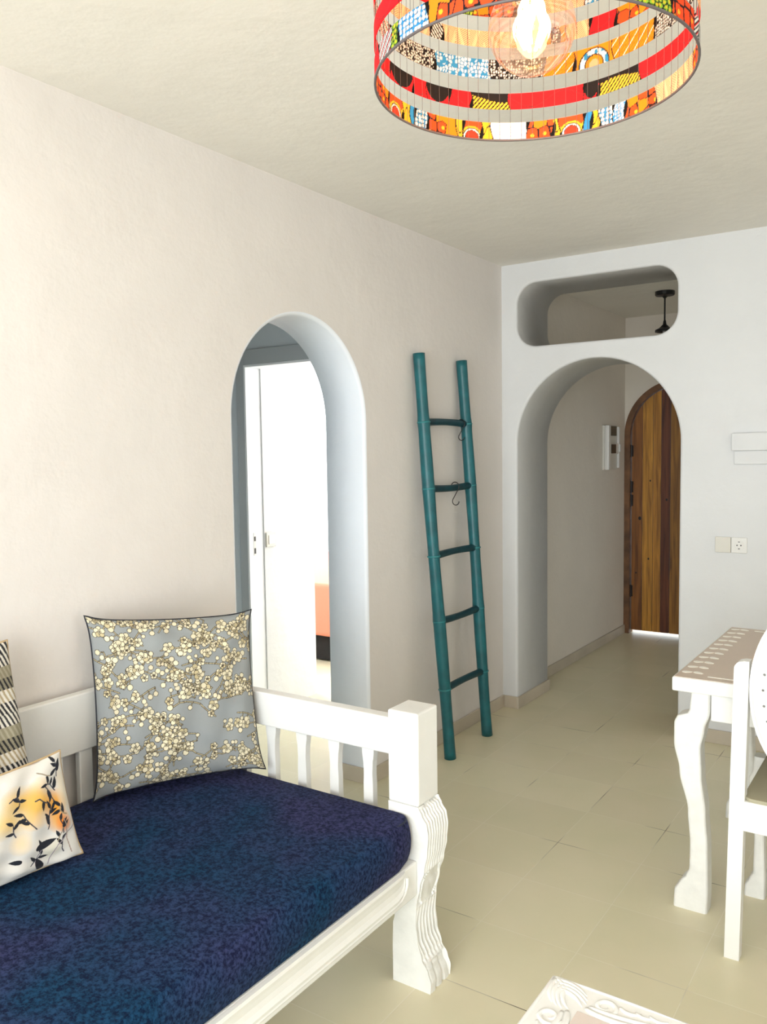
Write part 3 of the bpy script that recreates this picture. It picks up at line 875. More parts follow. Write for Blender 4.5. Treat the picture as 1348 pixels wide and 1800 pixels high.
# ------------------------------------------------------------ dining table
def flat_leg(xl_tab, xr_tab, y0, y1, ztop, n=60, flip=None, bulge=0.0):
    b_ = bmesh.new(); rings = []
    for i in range(n+1):
        z = ztop*i/n
        xl, xr = interp(z, xl_tab), interp(z, xr_tab)
        if flip is not None: xl, xr = 2*flip-xr, 2*flip-xl
        r = 0.010; ring = []
        for a, c in rrect(xl, xr, y0, y1, r, 3): ring.append((a, c, z))
        rings.append(ring)
    loft(b_, rings)
    return b_
TL_ = [(0, 1.422), (.055, 1.424), (.085, 1.440), (.115, 1.462), (.14, 1.471), (.22, 1.472), (.33, 1.464), (.46, 1.436), (.55, 1.418), (.615, 1.418), (.645, 1.430), (.655, 1.466), (.725, 1.470)]
TR_ = [(0, 1.528), (.06, 1.530), (.13, 1.529), (.22, 1.527), (.33, 1.520), (.45, 1.506), (.54, 1.502), (.60, 1.513), (.66, 1.528), (.725, 1.529)]
tab = thing('dining_table', 'white carved dining table with inlaid top tinted beige for grazing light, at the right edge', 'table', (2.05, -1.24, 0))
TX0, TX1, TY0, TY1 = 1.415, 2.80, -1.682, -0.800
obj('tabletop', boxes((TX0, TX1, TY0, TY1, 0.724, 0.770)), M['white_paint'], tab, bevel=0.005)
obj('top_panel', boxes((TX0+0.006, TX1-0.006, TY0+0.006, TY1-0.006, 0.7695, 0.7712)), M['beige_lit_top'], tab)
for (fx, fy) in ((0, 0), (1, 0), (0, 1), (1, 1)):
    y0, y1 = (-1.668, -1.598) if fy == 0 else (-0.885, -0.815)
    obj('leg', flat_leg(TL_, TR_, y0, y1, 0.725, flip=(TX0+TX1)/2 if fx else None), M['white_worn'], tab, smooth=False)
obj('apron', boxes((1.53, 2.685, -1.655, -1.635, 0.635, 0.724)), M['white_paint'], tab, bevel=0.003)
obj('apron', boxes((1.53, 2.685, -0.848, -0.828, 0.635, 0.724)), M['white_paint'], tab, bevel=0.003)
obj('apron', boxes((1.475, 1.495, -1.598, -0.885, 0.635, 0.724)), M['white_paint'], tab, bevel=0.003)
obj('apron', boxes((2.72, 2.74, -1.598, -0.885, 0.635, 0.724)), M['white_paint'], tab, bevel=0.003)
b_ = bmesh.new()
def petal(cx, cy, a, L, W, z=0.7712):
    pts = []
    for k in range(14):
        t = 2*PI*k/14; x = L/2*math.cos(t); y = W/2*math.sin(t)*(1-0.35*math.cos(t))
        pts.append((cx+x*math.cos(a)-y*math.sin(a), cy+x*math.sin(a)+y*math.cos(a)))
    prism(b_, [pts], lambda p, q, t: (p, q, t), z-0.0004, z+0.0012)
for k in range(11):
    y = -1.605+0.0755*k
    for side in (0, 1):
        s = 1 if side == 0 else -1
        for xx, ss in ((1.444, 1), (1.478, -1)):
            X = xx if side == 0 else TX0+TX1-xx
            petal(X, y + (0 if ss == 1 else 0.004), 0.35*ss*s, 0.034, 0.021)
for y in (-1.635, -0.847):
    prism(b_, [[(1.515, y-0.004), (TX0+TX1-1.515, y-0.004), (TX0+TX1-1.515, y+0.004), (1.515, y+0.004)]], lambda p, q, t: (p, q, t), 0.7708, 0.7724)
obj('inlay', b_, M['inlay'], tab)

# ------------------------------------------------------------ dining chair
ch = thing('dining_chair', 'white carved dining chair with pierced oval back pushed in at the table', 'chair', (1.86, -1.65, 0))
def slant_post(x0b, x1b, x0t, x1t, y, dy, zt, round_left):
    b_ = bmesh.new(); rings = []
    n = 40
    for z in [zt*0.94*i/8 for i in range(9)] + [zt-0.0262*math.cos(PI/2*i/14) for i in range(15)]:
        t = z/zt
        a = x0b+(x0t-x0b)*t; c = x1b+(x1t-x1b)*t
        yy = y + 0.0*t
        dd = zt-z
        cut = 0.0
        if dd < 0.026: cut = 0.026-math.sqrt(max(0, 0.026**2-(0.026-dd)**2))
        if round_left: a += cut
        else: c -= cut
        if c-a < 0.004: a, c = (c-0.004, c) if round_left else (a, a+0.004)
        rings.append([(p, q, z) for p, q in rrect(a, c, yy, yy+dy, 0.0015, 2)])
    loft(b_, rings)
    return b_
CX_ = 1.862
obj('rear_leg', slant_post(1.623, 1.665, 1.639, 1.680, -1.872, 0.040, 0.893, True), M['white_paint'], ch)
obj('rear_leg', slant_post(2*CX_-1.665, 2*CX_-1.623, 2*CX_-1.680, 2*CX_-1.639, -1.872, 0.040, 0.893, False), M['white_paint'], ch)
# oval back panel with a ring of drilled holes
def ell(a, b, n=64, c=(CX_, 0.815), ph=0.0): return [(c[0]+a*math.cos(2*PI*k/n+ph), c[1]+b*math.sin(2*PI*k/n+ph)) for k in range(n)]
holes = []
for k in range(30):
    t = 2*PI*k/30
    for f, rr in ((0.80, 0.0040), (0.67, 0.0048)):
        hx, hz = CX_+0.182*f*math.cos(t+(0.1 if f < .7 else 0)), 0.815+0.272*f*math.sin(t+(0.1 if f < .7 else 0))
        holes.append([(hx+rr*math.cos(2*PI*j/8), hz+rr*math.sin(2*PI*j/8)) for j in range(8)])
for s in (1, -1):   # central leaf shaped piercings
    for zc in (0.74, 0.82, 0.90):
        holes.append([(CX_+s*0.045+0.022*math.cos(2*PI*j/12)*1.0, zc+0.030*math.sin(2*PI*j/12)) for j in range(12)])
b_ = bmesh.new(); prism(b_, [ell(0.182, 0.272)] + holes, XY, -1.868, -1.845)
bk = obj('backrest', b_, M['white_paint'], ch)
b_ = bmesh.new(); tube(b_, [(x, -1.868, z) for x, z in ell(0.168, 0.258)], 0.006, 8, closed=True)
tube(b_, [(x, -1.868, z) for x, z in ell(0.085, 0.150)], 0.005, 8, closed=True)
obj('carved_rim', b_, M['white_paint'], bk, smooth=True)
b_ = bmesh.new()
loft(b_, [[(x, y, z) for x, y in rrect(1.668-e, 2*CX_-1.668+e, -1.866, -1.425+e*.5, 0.03, 5)] for z, e in ((0.482, 0), (0.487, 0.004), (0.492, 0.0))])
obj('seat', b_, M['seat'], ch)
obj('apron', boxes((1.666, 2*CX_-1.666, -1.870, -1.845, 0.394, 0.482)), M['white_paint'], ch, bevel=0.002)
obj('apron', boxes((1.672, 1.694, -1.845, -1.470, 0.410, 0.482)), M['white_paint'], ch, bevel=0.002)
obj('apron', boxes((2*CX_-1.694, 2*CX_-1.672, -1.845, -1.470, 0.410, 0.482)), M['white_paint'], ch, bevel=0.002)
obj('apron', boxes((1.694, 2*CX_-1.694, -1.465, -1.443, 0.410, 0.482)), M['white_paint'], ch, bevel=0.002)
FL = [(0, 1.603), (.035, 1.605), (.06, 1.618), (.085, 1.630), (.20, 1.632), (.32, 1.626), (.40, 1.612), (.44, 1.625), (.482, 1.628)]
FR = [(0, 1.668), (.06, 1.668), (.20, 1.664), (.34, 1.664), (.482, 1.672)]
for fl in (None, CX_):
    obj('front_leg', flat_leg(FL, FR, -1.475, -1.425, 0.482, flip=fl), M['white_worn'], ch)

# ------------------------------------------------------------ carved coffee table
ct = thing('coffee_table', 'low white coffee table with carved leaf border and beige panel, at the bottom edge', 'table', (1.78, -3.3, 0))
KX0, KX1, KY0, KY1, KZ = 1.485, 2.01, -3.80, -2.830, 0.425
obj('table_frame', boxes((KX0, KX1, KY0, KY1, KZ-0.035, KZ)), M['white_paint'], ct, bevel=0.006)
BW = 0.085
b_ = bmesh.new(); box(b_, KX0+BW, KX1-BW, KY0+BW, KY1-BW, KZ-0.001, KZ+0.0015); obj('center_panel', b_, M['pale_panel'], ct)
for sx in (0, 1):
    for sy in (0, 1):
        x = KX0+0.02 if sx == 0 else KX1-0.07; y = KY0+0.02 if sy == 0 else KY1-0.07
        b_ = bmesh.new(); rings = []
        for z, e in ((0, .000), (.05, .004), (.09, -.008), (.2, -.006), (.3, .004), (KZ-.035, .004)):
            rings.append([(p, q, z) for p, q in rrect(x-e, x+.05+e, y-e, y+.05+e, 0.008, 3)])
        loft(b_, rings); obj('leg', b_, M['white_paint'], ct, bevel=0)
obj('apron', boxes((KX0+.07, KX1-.07, KY1-.045, KY1-.027, KZ-.11, KZ-.035)), M['white_paint'], ct, bevel=0.003)
obj('apron', boxes((KX0+.07, KX1-.07, KY0+.027, KY0+.045, KZ-.11, KZ-.035)), M['white_paint'], ct, bevel=0.003)
obj('apron', boxes((KX0+.027, KX0+.045, KY0+.07, KY1-.07, KZ-.11, KZ-.035)), M['white_paint'], ct, bevel=0.003)
obj('apron', boxes((KX1-.045, KX1-.027, KY0+.07, KY1-.07, KZ-.11, KZ-.035)), M['white_paint'], ct, bevel=0.003)
b_ = bmesh.new()
def ridge(pts, r0, r1=0.0012):
    n = len(pts)
    r0 = r0*1.35; rr = [r1+(r0-r1)*math.sin(PI*(0.15+0.85*i/(n-1)))**0.8 if i < n else r1 for i in range(n)]
    tube(b_, [(x, y, KZ-0.0005) for x, y in pts], rr, 8, flat=(1, 1, 0.75))
def swirl(cx, cy, r, a0, turns, sgn, R=0.004):
    n = 36
    ridge([(cx+r*(1-0.8*i/n)*math.cos(a0+sgn*2*PI*turns*i/n), cy+r*(1-0.8*i/n)*math.sin(a0+sgn*2*PI*turns*i/n)) for i in range(n+1)], R)
def qcurve(p, c, q, n=16):
    return [((1-t)**2*p[0]+2*t*(1-t)*c[0]+t*t*q[0], (1-t)**2*p[1]+2*t*(1-t)*c[1]+t*t*q[1]) for t in [i/n for i in range(n+1)]]
# each corner: acanthus fan, a scroll and trailing leaves along both sides
for cx, cy, sx, sy in ((KX0, KY1, 1, -1), (KX1, KY1, -1, -1), (KX0, KY0, 1, 1), (KX1, KY0, -1, 1)):
    T_ = lambda a, b: (cx+sx*a, cy+sy*b)
    def R_(p, c, q, r): ridge(qcurve(T_(*p), T_(*c), T_(*q)), r)
    R_((.012, .012), (.03, .018), (.035, .035), .004)
    for ax in (0, 1):
        S = (lambda a, b: (a, b)) if ax == 0 else (lambda a, b: (b, a))
        for off, e in ((.014, .085), (.026, .090), (.038, .092), (.050, .088)):
            R_(S(.015, off), S(e*.6, off*.5), S(e, off+.018), .0046)
        # scroll
        c0 = S(.125, .045); cc = T_(*c0)
        sg = sx*sy*(1 if ax == 0 else -1)
        swirl(cc[0], cc[1], .026, math.atan2(sy*(1 if ax == 0 else 0) , sx*(0 if ax == 0 else 1)), 1.3, -sg, .0042)
        # trailing leaves
        R_(S(.095, .068), S(.15, .095), S(.24, .050), .0060)
        R_(S(.100, .060), S(.16, .070), S(.25, .038), .0050)
        R_(S(.150, .030), S(.175, .050), S(.190, .026), .0040)
        R_(S(.180, .028), S(.200, .045), S(.215, .024), .0036)
        R_(S(.205, .024), S(.225, .040), S(.240, .022), .0032)
        R_(S(.010, .007), S(.15, .007), S(.26, .007), .0030)
for x in (KX0+.05, KX1-.05):
    for s in (1, -1):
        ridge(qcurve((x, (KY0+KY1)/2+s*.01), (x+.03, (KY0+KY1)/2+s*.08), (x-.01, (KY0+KY1)/2+s*.2)), .005)
obj('carving', b_, M['white_paint'], ct, smooth=True)

# ------------------------------------------------------------ pendant lamp
PC = Vector((1.620, -3.233, 2.030)); PR = 0.225
pen = thing('pendant_lamp', 'round pendant lamp with rings of colourful printed fabric and a lit globe bulb', 'pendant lamp', (PC.x, PC.y, H))
NA, NV = 1400, 20
THETA_LEFT = math.radians(214)
# param s: 0 at the photo's left end of the ring, far side until 0.5, near side 0.5 .. 1
RED = np.array((0.80, 0.012, 0.020)); ORG = np.array((0.80, 0.085, 0.015)); YEL = np.array((0.80, 0.50, 0.03)); BLU = np.array((0.03, 0.26, 0.55))
WHT = np.array((0.88, 0.86, 0.82)); BLK = np.array((0.010, 0.008, 0.010)); GRN = np.array((0.25, 0.42, 0.03)); AMB = np.array((0.80, 0.27, 0.01)); PCH = np.array((0.80, 0.42, 0.25))
def px2s(px):
    c = max(-1, min(1, (944-px)/285.5)); return math.acos(c)/PI*0.5
def near(px): return 1-px2s(px)
def pattern(kind, u, v):
    """u metres along the band, v 0..1 over its height; colour array"""
    n = u.shape; o = np.zeros(n+(3,))
    h = v*0.03
    def setm(m, c): o[m] = c
    def cells(sz, seed, jit=0.35):
        iu = np.floor(u/sz); iv = np.floor(h/sz)
        best = np.full(n, 9.0); sec = np.full(n, 9.0); bid = np.zeros(n)
        for du in (-1, 0, 1):
            for dv in (-1, 0, 1):
                a = iu+du; b = iv+dv
                r1 = (np.sin(a*127.1+b*311.7+seed)*43758.5) % 1; r2_ = (np.sin(a*269.5+b*183.3+seed)*43758.5) % 1
                d = np.hypot((a+.5+jit*(r1-.5)*2)*sz-u, (b+.5+jit*(r2_-.5)*2)*sz-h)/sz
                nb = d < best
                sec = np.where(nb, best, np.minimum(sec, d)); bid = np.where(nb, r1, bid); best = np.where(nb, d, best)
        return best, sec, bid
    if kind == 'red':
        setm(np.ones(n, bool), RED); setm(np.abs(h-0.015-0.012*np.sin(u*60)) < 0.0006, BLK*3)
    elif kind == 'black':
        setm(np.ones(n, bool), RED); q = (u-u.min())/(u.max()-u.min()+1e-6); setm((v-1.0)**2*0.9+(2*q-1)**2 < .92, BLK)
    elif kind == 'yelhatch':
        setm(np.ones(n, bool), YEL*np.array((1, 1.1, 1.6))); setm(((u-h*0.8)/0.007) % 1 < .38, BLK); setm(v > .62+.2*np.sin(u*50), BLK)
    elif kind == 'speckle':
        b, s, i = cells(0.0042, 1.0); setm(np.ones(n, bool), WHT); setm((s-b) < .28, BLK); setm(i > .72, BLK)
    elif kind == 'bluedots':
        b, s, i = cells(0.0075, 2.0, .15); setm(np.ones(n, bool), BLU); setm(b < .40, WHT); setm((b < .47) & (b > .40), BLK*4)
    elif kind == 'bluecell':
        b, s, i = cells(0.006, 5.0, .4); setm(np.ones(n, bool), WHT); setm((s-b) < .25, BLU); setm(i > .8, BLU)
    elif kind == 'blue':
        setm(np.ones(n, bool), BLU*1.1)
    elif kind == 'orange':
        b, s, i = cells(0.02, 3.0, .3); setm(np.ones(n, bool), ORG); setm((i < .3), AMB); setm(((s-b) < .13) & (i > .25), BLK); setm((b < .16) & (i > .6), YEL)
    elif kind == 'rings':
        c = np.hypot((u % 0.034)-0.017, h-0.002); setm(np.ones(n, bool), ORG)
        setm(c < .020, YEL); setm(c < .0165, BLK); setm(c < .0150, WHT); setm(c < .0125, BLK); setm(c < .0113, RED*1.0+np.array((0, .04, 0)))
    elif kind == 'yellow':
        setm(np.ones(n, bool), YEL); setm((np.abs(h-.015-.008*np.sin(u*300)) < .0012), BLK)
    elif kind == 'amber':
        setm(np.ones(n, bool), AMB); q = ((u+h)/0.0035) % 1; setm(q < .18, AMB*np.array((.35, .25, .2))); setm(np.abs(((u-h)/0.02) % 1-.5) < .05, WHT)
    elif kind == 'stripes':
        setm(np.ones(n, bool), PCH); par = np.floor(u/0.026) % 2
        q = np.where(par > 0, (u+h*1.2), (u-h*1.2)); setm((q/0.0048) % 1 < .45, WHT*np.array((.95, .8, .5))); setm(((q/0.0048) % 1 > .45) & ((q/0.0048) % 1 < .58), RED*.5)
    elif kind == 'kstripes':
        setm(np.ones(n, bool), BLK); q = (u+h*.8)/0.0065; setm(q % 1 < .45, WHT)
    elif kind == 'arcwhite':
        setm(np.ones(n, bool), AMB); c = np.hypot(u-np.mean(u), (h-.001)*1.0); R0 = 0.021
        setm(c < R0+.006, BLK); b, s, i = cells(0.006, 8.0, .2); m = (c < R0+.004) & (c > R0-.004); setm(m, WHT); setm(m & (i > .7), BLU); setm(c < R0-.006, AMB); setm(c < R0-.012, PCH)
    elif kind == 'green':
        b, s, i = cells(0.008, 6.0, .3); setm(np.ones(n, bool), GRN*1.3); setm((s-b) < .2, BLK); setm(b < .25, YEL)
    elif kind == 'leaf':
        setm(np.ones(n, bool), WHT); setm(((u*1.0+h*1.5)/0.010) % 1 < .4, BLK); setm(((u+h*1.5)/0.02) % 1 > .85, RED)
    elif kind == 'white':
        setm(np.ones(n, bool), WHT); b, s, i = cells(0.004, 9.0, .4); setm((b < .3) & (i > .5), np.array((.45, .45, .8)))
    return o
# each ring: segments of (start s, kind); the visible far side measured, the near side a plausible continuation
def segs(far, nearl): return [(px2s(p), k) for p, k in far] + sorted([(near(p), k) for p, k in nearl])
RINGS = [
    segs([(655, 'orange'), (684, 'rings'), (712, 'yellow'), (729, 'blue'), (738, 'bluedots'), (765, 'orange'), (830, 'yellow'), (845, 'rings'), (884, 'yellow'), (907, 'white'), (985, 'orange'), (1038, 'yellow'), (1050, 'rings'), (1098, 'blue'), (1110, 'yellow'), (1124, 'bluedots'), (1148, 'bluecell'), (1166, 'orange'), (1206, 'stripes')],
         [(1228, 'orange'), (1214, 'kstripes'), (1196, 'leaf'), (1176, 'orange'), (1120, 'green'), (1040, 'red'), (940, 'rings'), (905, 'green'), (862, 'orange'), (783, 'orange'), (744, 'bluedots'), (700, 'green'), (688, 'leaf'), (667, 'red')]),
    segs([(655, 'red'), (688, 'black'), (734, 'red'), (765, 'black'), (815, 'red'), (862, 'yelhatch'), (945, 'red'), (1098, 'black'), (1122, 'yelhatch'), (1186, 'red')],
         [(1228, 'red'), (1215, 'stripes'), (1180, 'red'), (1120, 'orange'), (1000, 'green'), (905, 'green'), (835, 'bluedots'), (772, 'blue'), (740, 'black'), (700, 'red')]),
    segs([(655, 'leaf'), (688, 'speckle'), (782, 'bluecell'), (905, 'speckle'), (1019, 'amber'), (1078, 'arcwhite'), (1146, 'amber'), (1205, 'speckle')],
         [(1228, 'speckle'), (1150, 'red'), (1000, 'amber'), (850, 'stripes'), (740, 'red')]),
    segs([(655, 'stripes'), (775, 'kstripes'), (800, 'stripes'), (1024, 'amber'), (1036, 'speckle'), (1048, 'amber'), (1064, 'stripes'), (1108, 'red'), (1150, 'orange')],
         [(1228, 'red'), (1100, 'stripes'), (900, 'bluedots'), (760, 'red')]),
    segs([(655, 'orange'), (730, 'red'), (780, 'blue'), (835, 'green'), (870, 'orange'), (960, 'leaf'), (1010, 'stripes'), (1100, 'bluedots')],
         [(1228, 'rings'), (1050, 'orange'), (850, 'green'), (750, 'rings')]),
    segs([(655, 'red'), (800, 'bluedots'), (950, 'orange'), (1100, 'rings')], [(1228, 'rings'), (1000, 'stripes'), (800, 'yelhatch')]),
]
M['band'] = attr_mat('printed_ribbon', 0.7, translucent=0.35)
BZ = [0.0, 0.0500, 0.1000, 0.1510, 0.2010, 0.2500]; BH = [0.028, 0.026, 0.031, 0.026, 0.026, 0.028]
for bi, (z0, hh, sg) in enumerate(zip(BZ, BH, RINGS)):
    s = np.linspace(0, 1, NA, endpoint=False); v = np.linspace(0, 1, NV)
    S, V = np.meshgrid(s, v, indexing='ij'); U = S*2*PI*PR
    colr = np.zeros((NA, NV, 3))
    sg = sorted(sg)
    for k, (s0, kind) in enumerate(sg):
        s1 = sg[k+1][0] if k+1 < len(sg) else 1.01
        if k == 0: s0 = -0.01
        # wavy borders between fabric motifs
        W = S + 0.0022*np.sin(V*3+k*2)
        m = (W >= s0) & (W < s1)
        if not m.any(): continue
        ii = np.where(m.any(1))[0]; a, b = ii[0], ii[-1]+1
        pc = pattern(kind, U[a:b], V[a:b]); mm = m[a:b]
        colr[a:b][mm] = pc[mm]
        edge = mm & (np.abs(W[a:b]-s0) < 0.0012)
        colr[a:b][edge] = BLK
    th = THETA_LEFT - S*2*PI
    verts = []
    for rr in (PR+0.0006, PR-0.0006):
        verts.append(np.stack([PC.x+rr*np.cos(th), PC.y+rr*np.sin(th), PC.z+z0+V*hh], -1).reshape(-1, 3))
    verts = np.concatenate(verts)
    i = np.arange(NA*NV).reshape(NA, NV); j = np.roll(i, -1, 0)
    q = np.stack([i[:, :-1], j[:, :-1], j[:, 1:], i[:, 1:]], -1).reshape(-1, 4)
    faces = np.concatenate([q[:, ::-1], q+NA*NV])
    me = bpy.data.meshes.new('fabric_band')
    me.vertices.add(len(verts)); me.vertices.foreach_set('co', verts.ravel())
    me.loops.add(faces.size); me.loops.foreach_set('vertex_index', faces.ravel())
    me.polygons.add(len(faces)); me.polygons.foreach_set('loop_start', np.arange(0, faces.size, 4))
    me.polygons.foreach_set('use_smooth', np.ones(len(faces), bool))
    me.update(calc_edges=True); me.validate()
    ca = me.attributes.new('print', 'FLOAT_COLOR', 'POINT')
    c = np.concatenate([colr.reshape(-1, 3)]*2); c = np.concatenate([c, np.ones((len(c), 1))], 1)
    ca.data.foreach_set('color', c.ravel().astype(np.float32))
    me.materials.append(M['band'])
    o = bpy.data.objects.new('fabric_band', me); COL.objects.link(o); o.parent = pen
    o.matrix_parent_inverse = Matrix.Translation(pen.location).inverted()
circ = lambda r, z, n=96: [(PC.x+r*math.cos(2*PI*k/n), PC.y+r*math.sin(2*PI*k/n), PC.z+z) for k in range(n)]
for z in (-0.001, 0.279):
    b_ = bmesh.new(); tube(b_, circ(PR, z), 0.0020, 6, closed=True); obj('hoop', b_, M['wire'], pen, smooth=True)
NT = 76
b_ = bmesh.new(); tube(b_, [(0, 0, 0), (0, 0, 0.28)], 0.00034, 5)
th0 = obj('thread', b_, M['wire'], pen)
for k in range(NT):
    a = 2*PI*k/NT
    o = th0 if k == 0 else th0.copy()
    if k: COL.objects.link(o)
    o.parent = pen; o.matrix_parent_inverse = Matrix.Translation(pen.location).inverted()
    o.location = (PC.x+(PR-0.0015)*math.cos(a), PC.y+(PR-0.0015)*math.sin(a), PC.z)
for k in range(3):
    a = 2*PI*k/3+0.4
    b_ = bmesh.new(); tube(b_, [(PC.x+0.02*math.cos(a), PC.y+0.02*math.sin(a), PC.z+0.279), (PC.x+PR*math.cos(a), PC.y+PR*math.sin(a), PC.z+0.279)], 0.002, 6)
    obj('spoke', b_, M['wire'], pen)
b_ = bmesh.new(); lathe(b_, [(0.018, 0.150+.045), (0.021, 0.20), (0.021, 0.262), (0.015, 0.272), (0.006, 0.285)], PC, 24)
obj('socket', b_, M['black_metal'], pen, smooth=False)
b_ = bmesh.new(); tube(b_, [(PC.x, PC.y, PC.z+0.28), (PC.x, PC.y, H-0.02)], 0.0032, 8); obj('cord', b_, M['black_metal'], pen)
b_ = bmesh.new(); lathe(b_, [(0.050, H-PC.z), (0.050, H-PC.z-0.012), (0.044, H-PC.z-0.022), (0.008, H-PC.z-0.026)], PC, 32); obj('ceiling_rose', b_, M['white_plastic'], pen)
# globe bulb
b_ = bmesh.new(); R0 = 0.062; cz = 0.072
prof = [(0.0005, cz-R0)] + [(R0*math.sin(t), cz-R0*math.cos(t)) for t in [PI*k/24 for k in range(1, 21)]] + [(0.020, cz+R0+0.012), (0.018, cz+R0+0.065)]
lathe(b_, prof, PC, 40); bulb = obj('bulb', b_, M['bulb_glass'], pen, smooth=True)
b_ = bmesh.new()
for k in range(7):
    a = 2*PI*k/7; a2 = a+0.5
    tube(b_, [(PC.x+0.006*math.cos(a), PC.y+0.006*math.sin(a), PC.z+cz+0.052), (PC.x+0.017*math.cos(a), PC.y+0.017*math.sin(a), PC.z+cz+0.028),
              (PC.x+0.021*math.cos(a2), PC.y+0.021*math.sin(a2), PC.z+cz-0.004), (PC.x+0.010*math.cos(a2), PC.y+0.010*math.sin(a2), PC.z+cz-0.026)], 0.0030, 6)
obj('filament', b_, M['filament'], bulb, smooth=True)
b_ = bmesh.new(); tube(b_, [(PC.x, PC.y, PC.z+cz+0.10), (PC.x, PC.y, PC.z+cz+0.05)], 0.005, 8); obj('filament_stem', b_, M['bulb_glass'], bulb)
pl_ = bpy.data.lights.new('bulb_light', 'POINT'); pl_.energy = 4.2; pl_.color = (1.0, 0.70, 0.42); pl_.shadow_soft_size = 0.03
po = bpy.data.objects.new('bulb_light', pl_); COL.objects.link(po); po.location = (PC.x, PC.y, PC.z+cz)

# ------------------------------------------------------------ fittings on the back wall
b_ = boxes((1.252, 3.2, -0.030, 0.0, 1.488, 1.574))
sh = obj('wall_shelf', b_, M['plaster_back'], None, bevel=0.004); tag(sh, 'white plaster ledge built out from the right-hand wall, above the sockets', 'shelf')
obj('lower_ledge', boxes((1.262, 3.2, -0.016, 0.0, 1.421, 1.488)), M['plaster_back'], sh, bevel=0.004)
pt = obj('wall_plate', boxes((1.178, 1.252, -0.009, 0.0, 0.981, 1.059)), M['cream_plastic'], None, bevel=0.003); tag(pt, 'blank square cream cover plate left of the wall socket', 'switch plate')
obj('plate_insert', boxes((1.187, 1.243, -0.0105, -0.008, 0.990, 1.050)), M['cream_plastic'], pt, bevel=0.001)
so = obj('wall_socket', boxes((1.254, 1.328, -0.009, 0.0, 0.981, 1.059)), M['white_plastic'], None, bevel=0.003); tag(so, 'round two-pin wall socket in a white square plate beside the table', 'socket')
b_ = bmesh.new(); 
c0 = (1.291, 1.020)
ring = [(c0[0]+0.024*math.cos(2*PI*k/28), c0[1]+0.024*math.sin(2*PI*k/28)) for k in range(28)]
ringi = [(c0[0]+0.019*math.cos(2*PI*k/28), c0[1]+0.019*math.sin(2*PI*k/28)) for k in range(28)]
prism(b_, [ring, ringi], XY, -0.0125, -0.008); obj('socket_rim', b_, M['white_plastic'], so)
b_ = bmesh.new()
for dx, dz, r in ((-.009, 0, .0034), (.009, 0, .0034)):
    prism(b_, [[(c0[0]+dx+r*math.cos(2*PI*k/10), c0[1]+dz+r*math.sin(2*PI*k/10)) for k in range(10)]], XY, -0.0098, -0.0088)
for dz in (-.0175, .0175):
    prism(b_, [[(c0[0]-.004, c0[1]+dz-.0025), (c0[0]+.004, c0[1]+dz-.0025), (c0[0]+.004, c0[1]+dz+.0025), (c0[0]-.004, c0[1]+dz+.0025)]], XY, -0.0098, -0.0088)
obj('pin_hole', b_, M['dark_plastic'], so)

# door phone in the hall
ic = thing('door_phone', 'white door entry phone on the hall wall beside the wooden door', 'intercom', (-0.03, 1.93, 1.50))
obj('backplate', boxes((-0.030, -0.012, 1.775, 2.085, 1.350, 1.688)), M['cream_plastic'], ic, bevel=0.004)
obj('handset', boxes((-0.012, 0.022, 1.775, 1.825, 1.350, 1.688)), M['white_plastic'], ic, bevel=0.008, seg=3)
gr = obj('speaker_panel', boxes((-0.012, -0.004, 1.840, 2.030, 1.610, 1.684)), M['grey_plastic'], ic, bevel=0.002)
b_ = bmesh.new()
for k in range(5): box(b_, -0.004, -0.0025, 1.850, 2.020, 1.618+k*0.013, 1.622+k*0.013)
obj('speaker_slot', b_, M['dark_plastic'], gr)
obj('monitor', boxes((-0.012, 0.006, 1.835, 2.050, 1.468, 1.550)), M['white_plastic'], ic, bevel=0.004)
obj('screen', boxes((0.006, 0.008, 1.875, 1.985, 1.474, 1.544)), M['dark_plastic'], ic)
obj('side_bar', boxes((-0.012, 0.006, 2.060, 2.085, 1.360, 1.680)), M['white_plastic'], ic, bevel=0.003)
obj('button', boxes((-0.012, 0.014, 2.055, 2.090, 1.485, 1.545)), M['white_plastic'], ic, bevel=0.003)

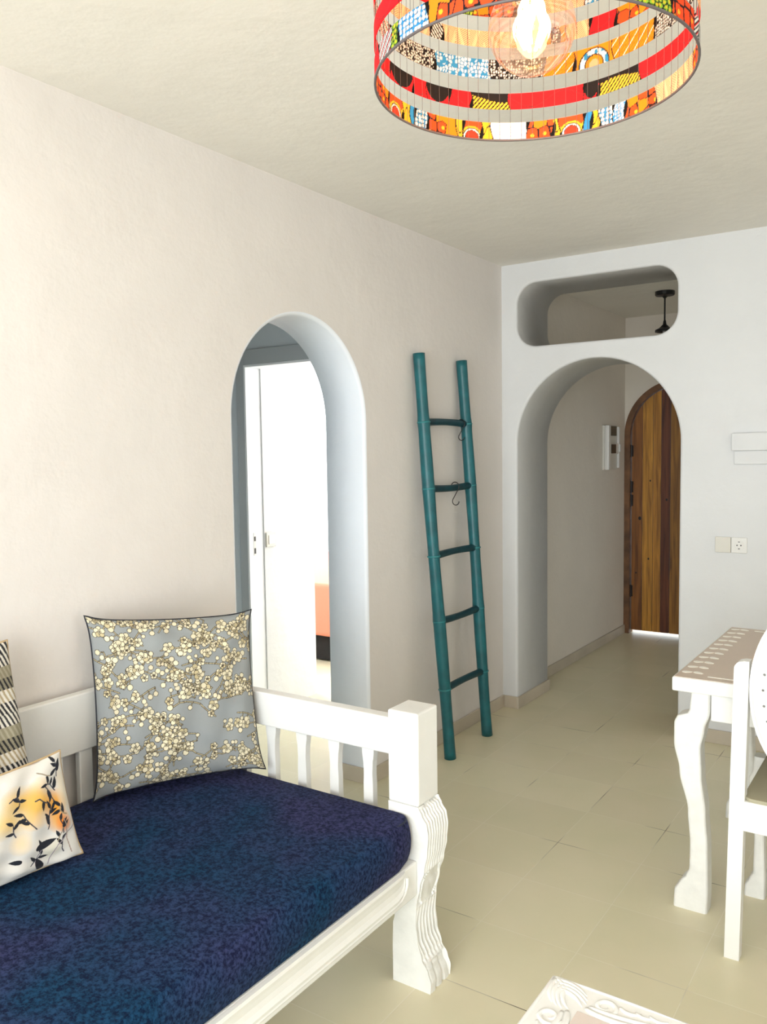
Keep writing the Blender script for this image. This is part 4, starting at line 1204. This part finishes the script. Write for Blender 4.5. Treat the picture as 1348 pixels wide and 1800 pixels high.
# hall pendant seen through the opening
hl = thing('ceiling_lamp', 'black pendant lamp hanging in the hall, seen through the opening over the arch', 'pendant lamp', (0.541, 1.36, H))
HC = (0.541, 1.36, 0)
b_ = bmesh.new(); lathe(b_, [(0.063, H), (0.063, H-0.022), (0.058, H-0.028), (0.018, H-0.032), (0.008, H-0.045)], HC, 32); obj('canopy', b_, M['black_metal'], hl)
b_ = bmesh.new(); tube(b_, [(HC[0], HC[1], H-0.03), (HC[0], HC[1], 2.345)], 0.0055, 8); obj('cord', b_, M['black_metal'], hl)
b_ = bmesh.new(); lathe(b_, [(0.008, 2.36), (0.012, 2.335), (0.035, 2.312), (0.060, 2.300), (0.062, 2.285), (0.055, 2.285), (0.03, 2.30)], HC, 28); obj('lamp_shade', b_, M['black_metal'], hl)
b_ = bmesh.new(); lathe(b_, [(0.012, 2.300), (0.013, 2.275), (0.024, 2.250), (0.026, 2.235), (0.018, 2.215), (0.002, 2.208)], HC, 20); obj('bulb', b_, M['white_plastic'], hl, smooth=True)

# ------------------------------------------------------------ bedroom seen through the arch
sw = obj('light_switch', boxes((-1.110, -1.100, -0.812, -0.728, 0.969, 1.054)), M['cream_plastic'], None, bevel=0.003); tag(sw, 'square white light switch just inside the bedroom doorway', 'switch')
obj('rocker', boxes((-1.100, -1.0965, -0.795, -0.745, 0.985, 1.038)), M['white_plastic'], sw, bevel=0.002)
bb = thing('bed', 'bed with a salmon cover and dark base in the bedroom beyond the arch', 'bed', (-2.0, 1.1, 0))
obj('bed_cover', boxes((-2.70, -1.25, 0.20, 2.15, 0.205, 0.585)), M['salmon'], bb, bevel=0.03, seg=4)
obj('bed_base', boxes((-2.62, -1.33, 0.30, 2.10, 0.012, 0.205)), M['black_fabric'], bb)
for x in (-2.64, -1.31):
    for y in (0.235, 2.05):
        b_ = bmesh.new(); lathe(b_, [(0.018, 0), (0.026, 0.03), (0.016, 0.06), (0.026, 0.10), (0.020, 0.14), (0.028, 0.205)], (x, y, 0), 16)
        obj('leg', b_, M['white_paint'], bb, smooth=True)
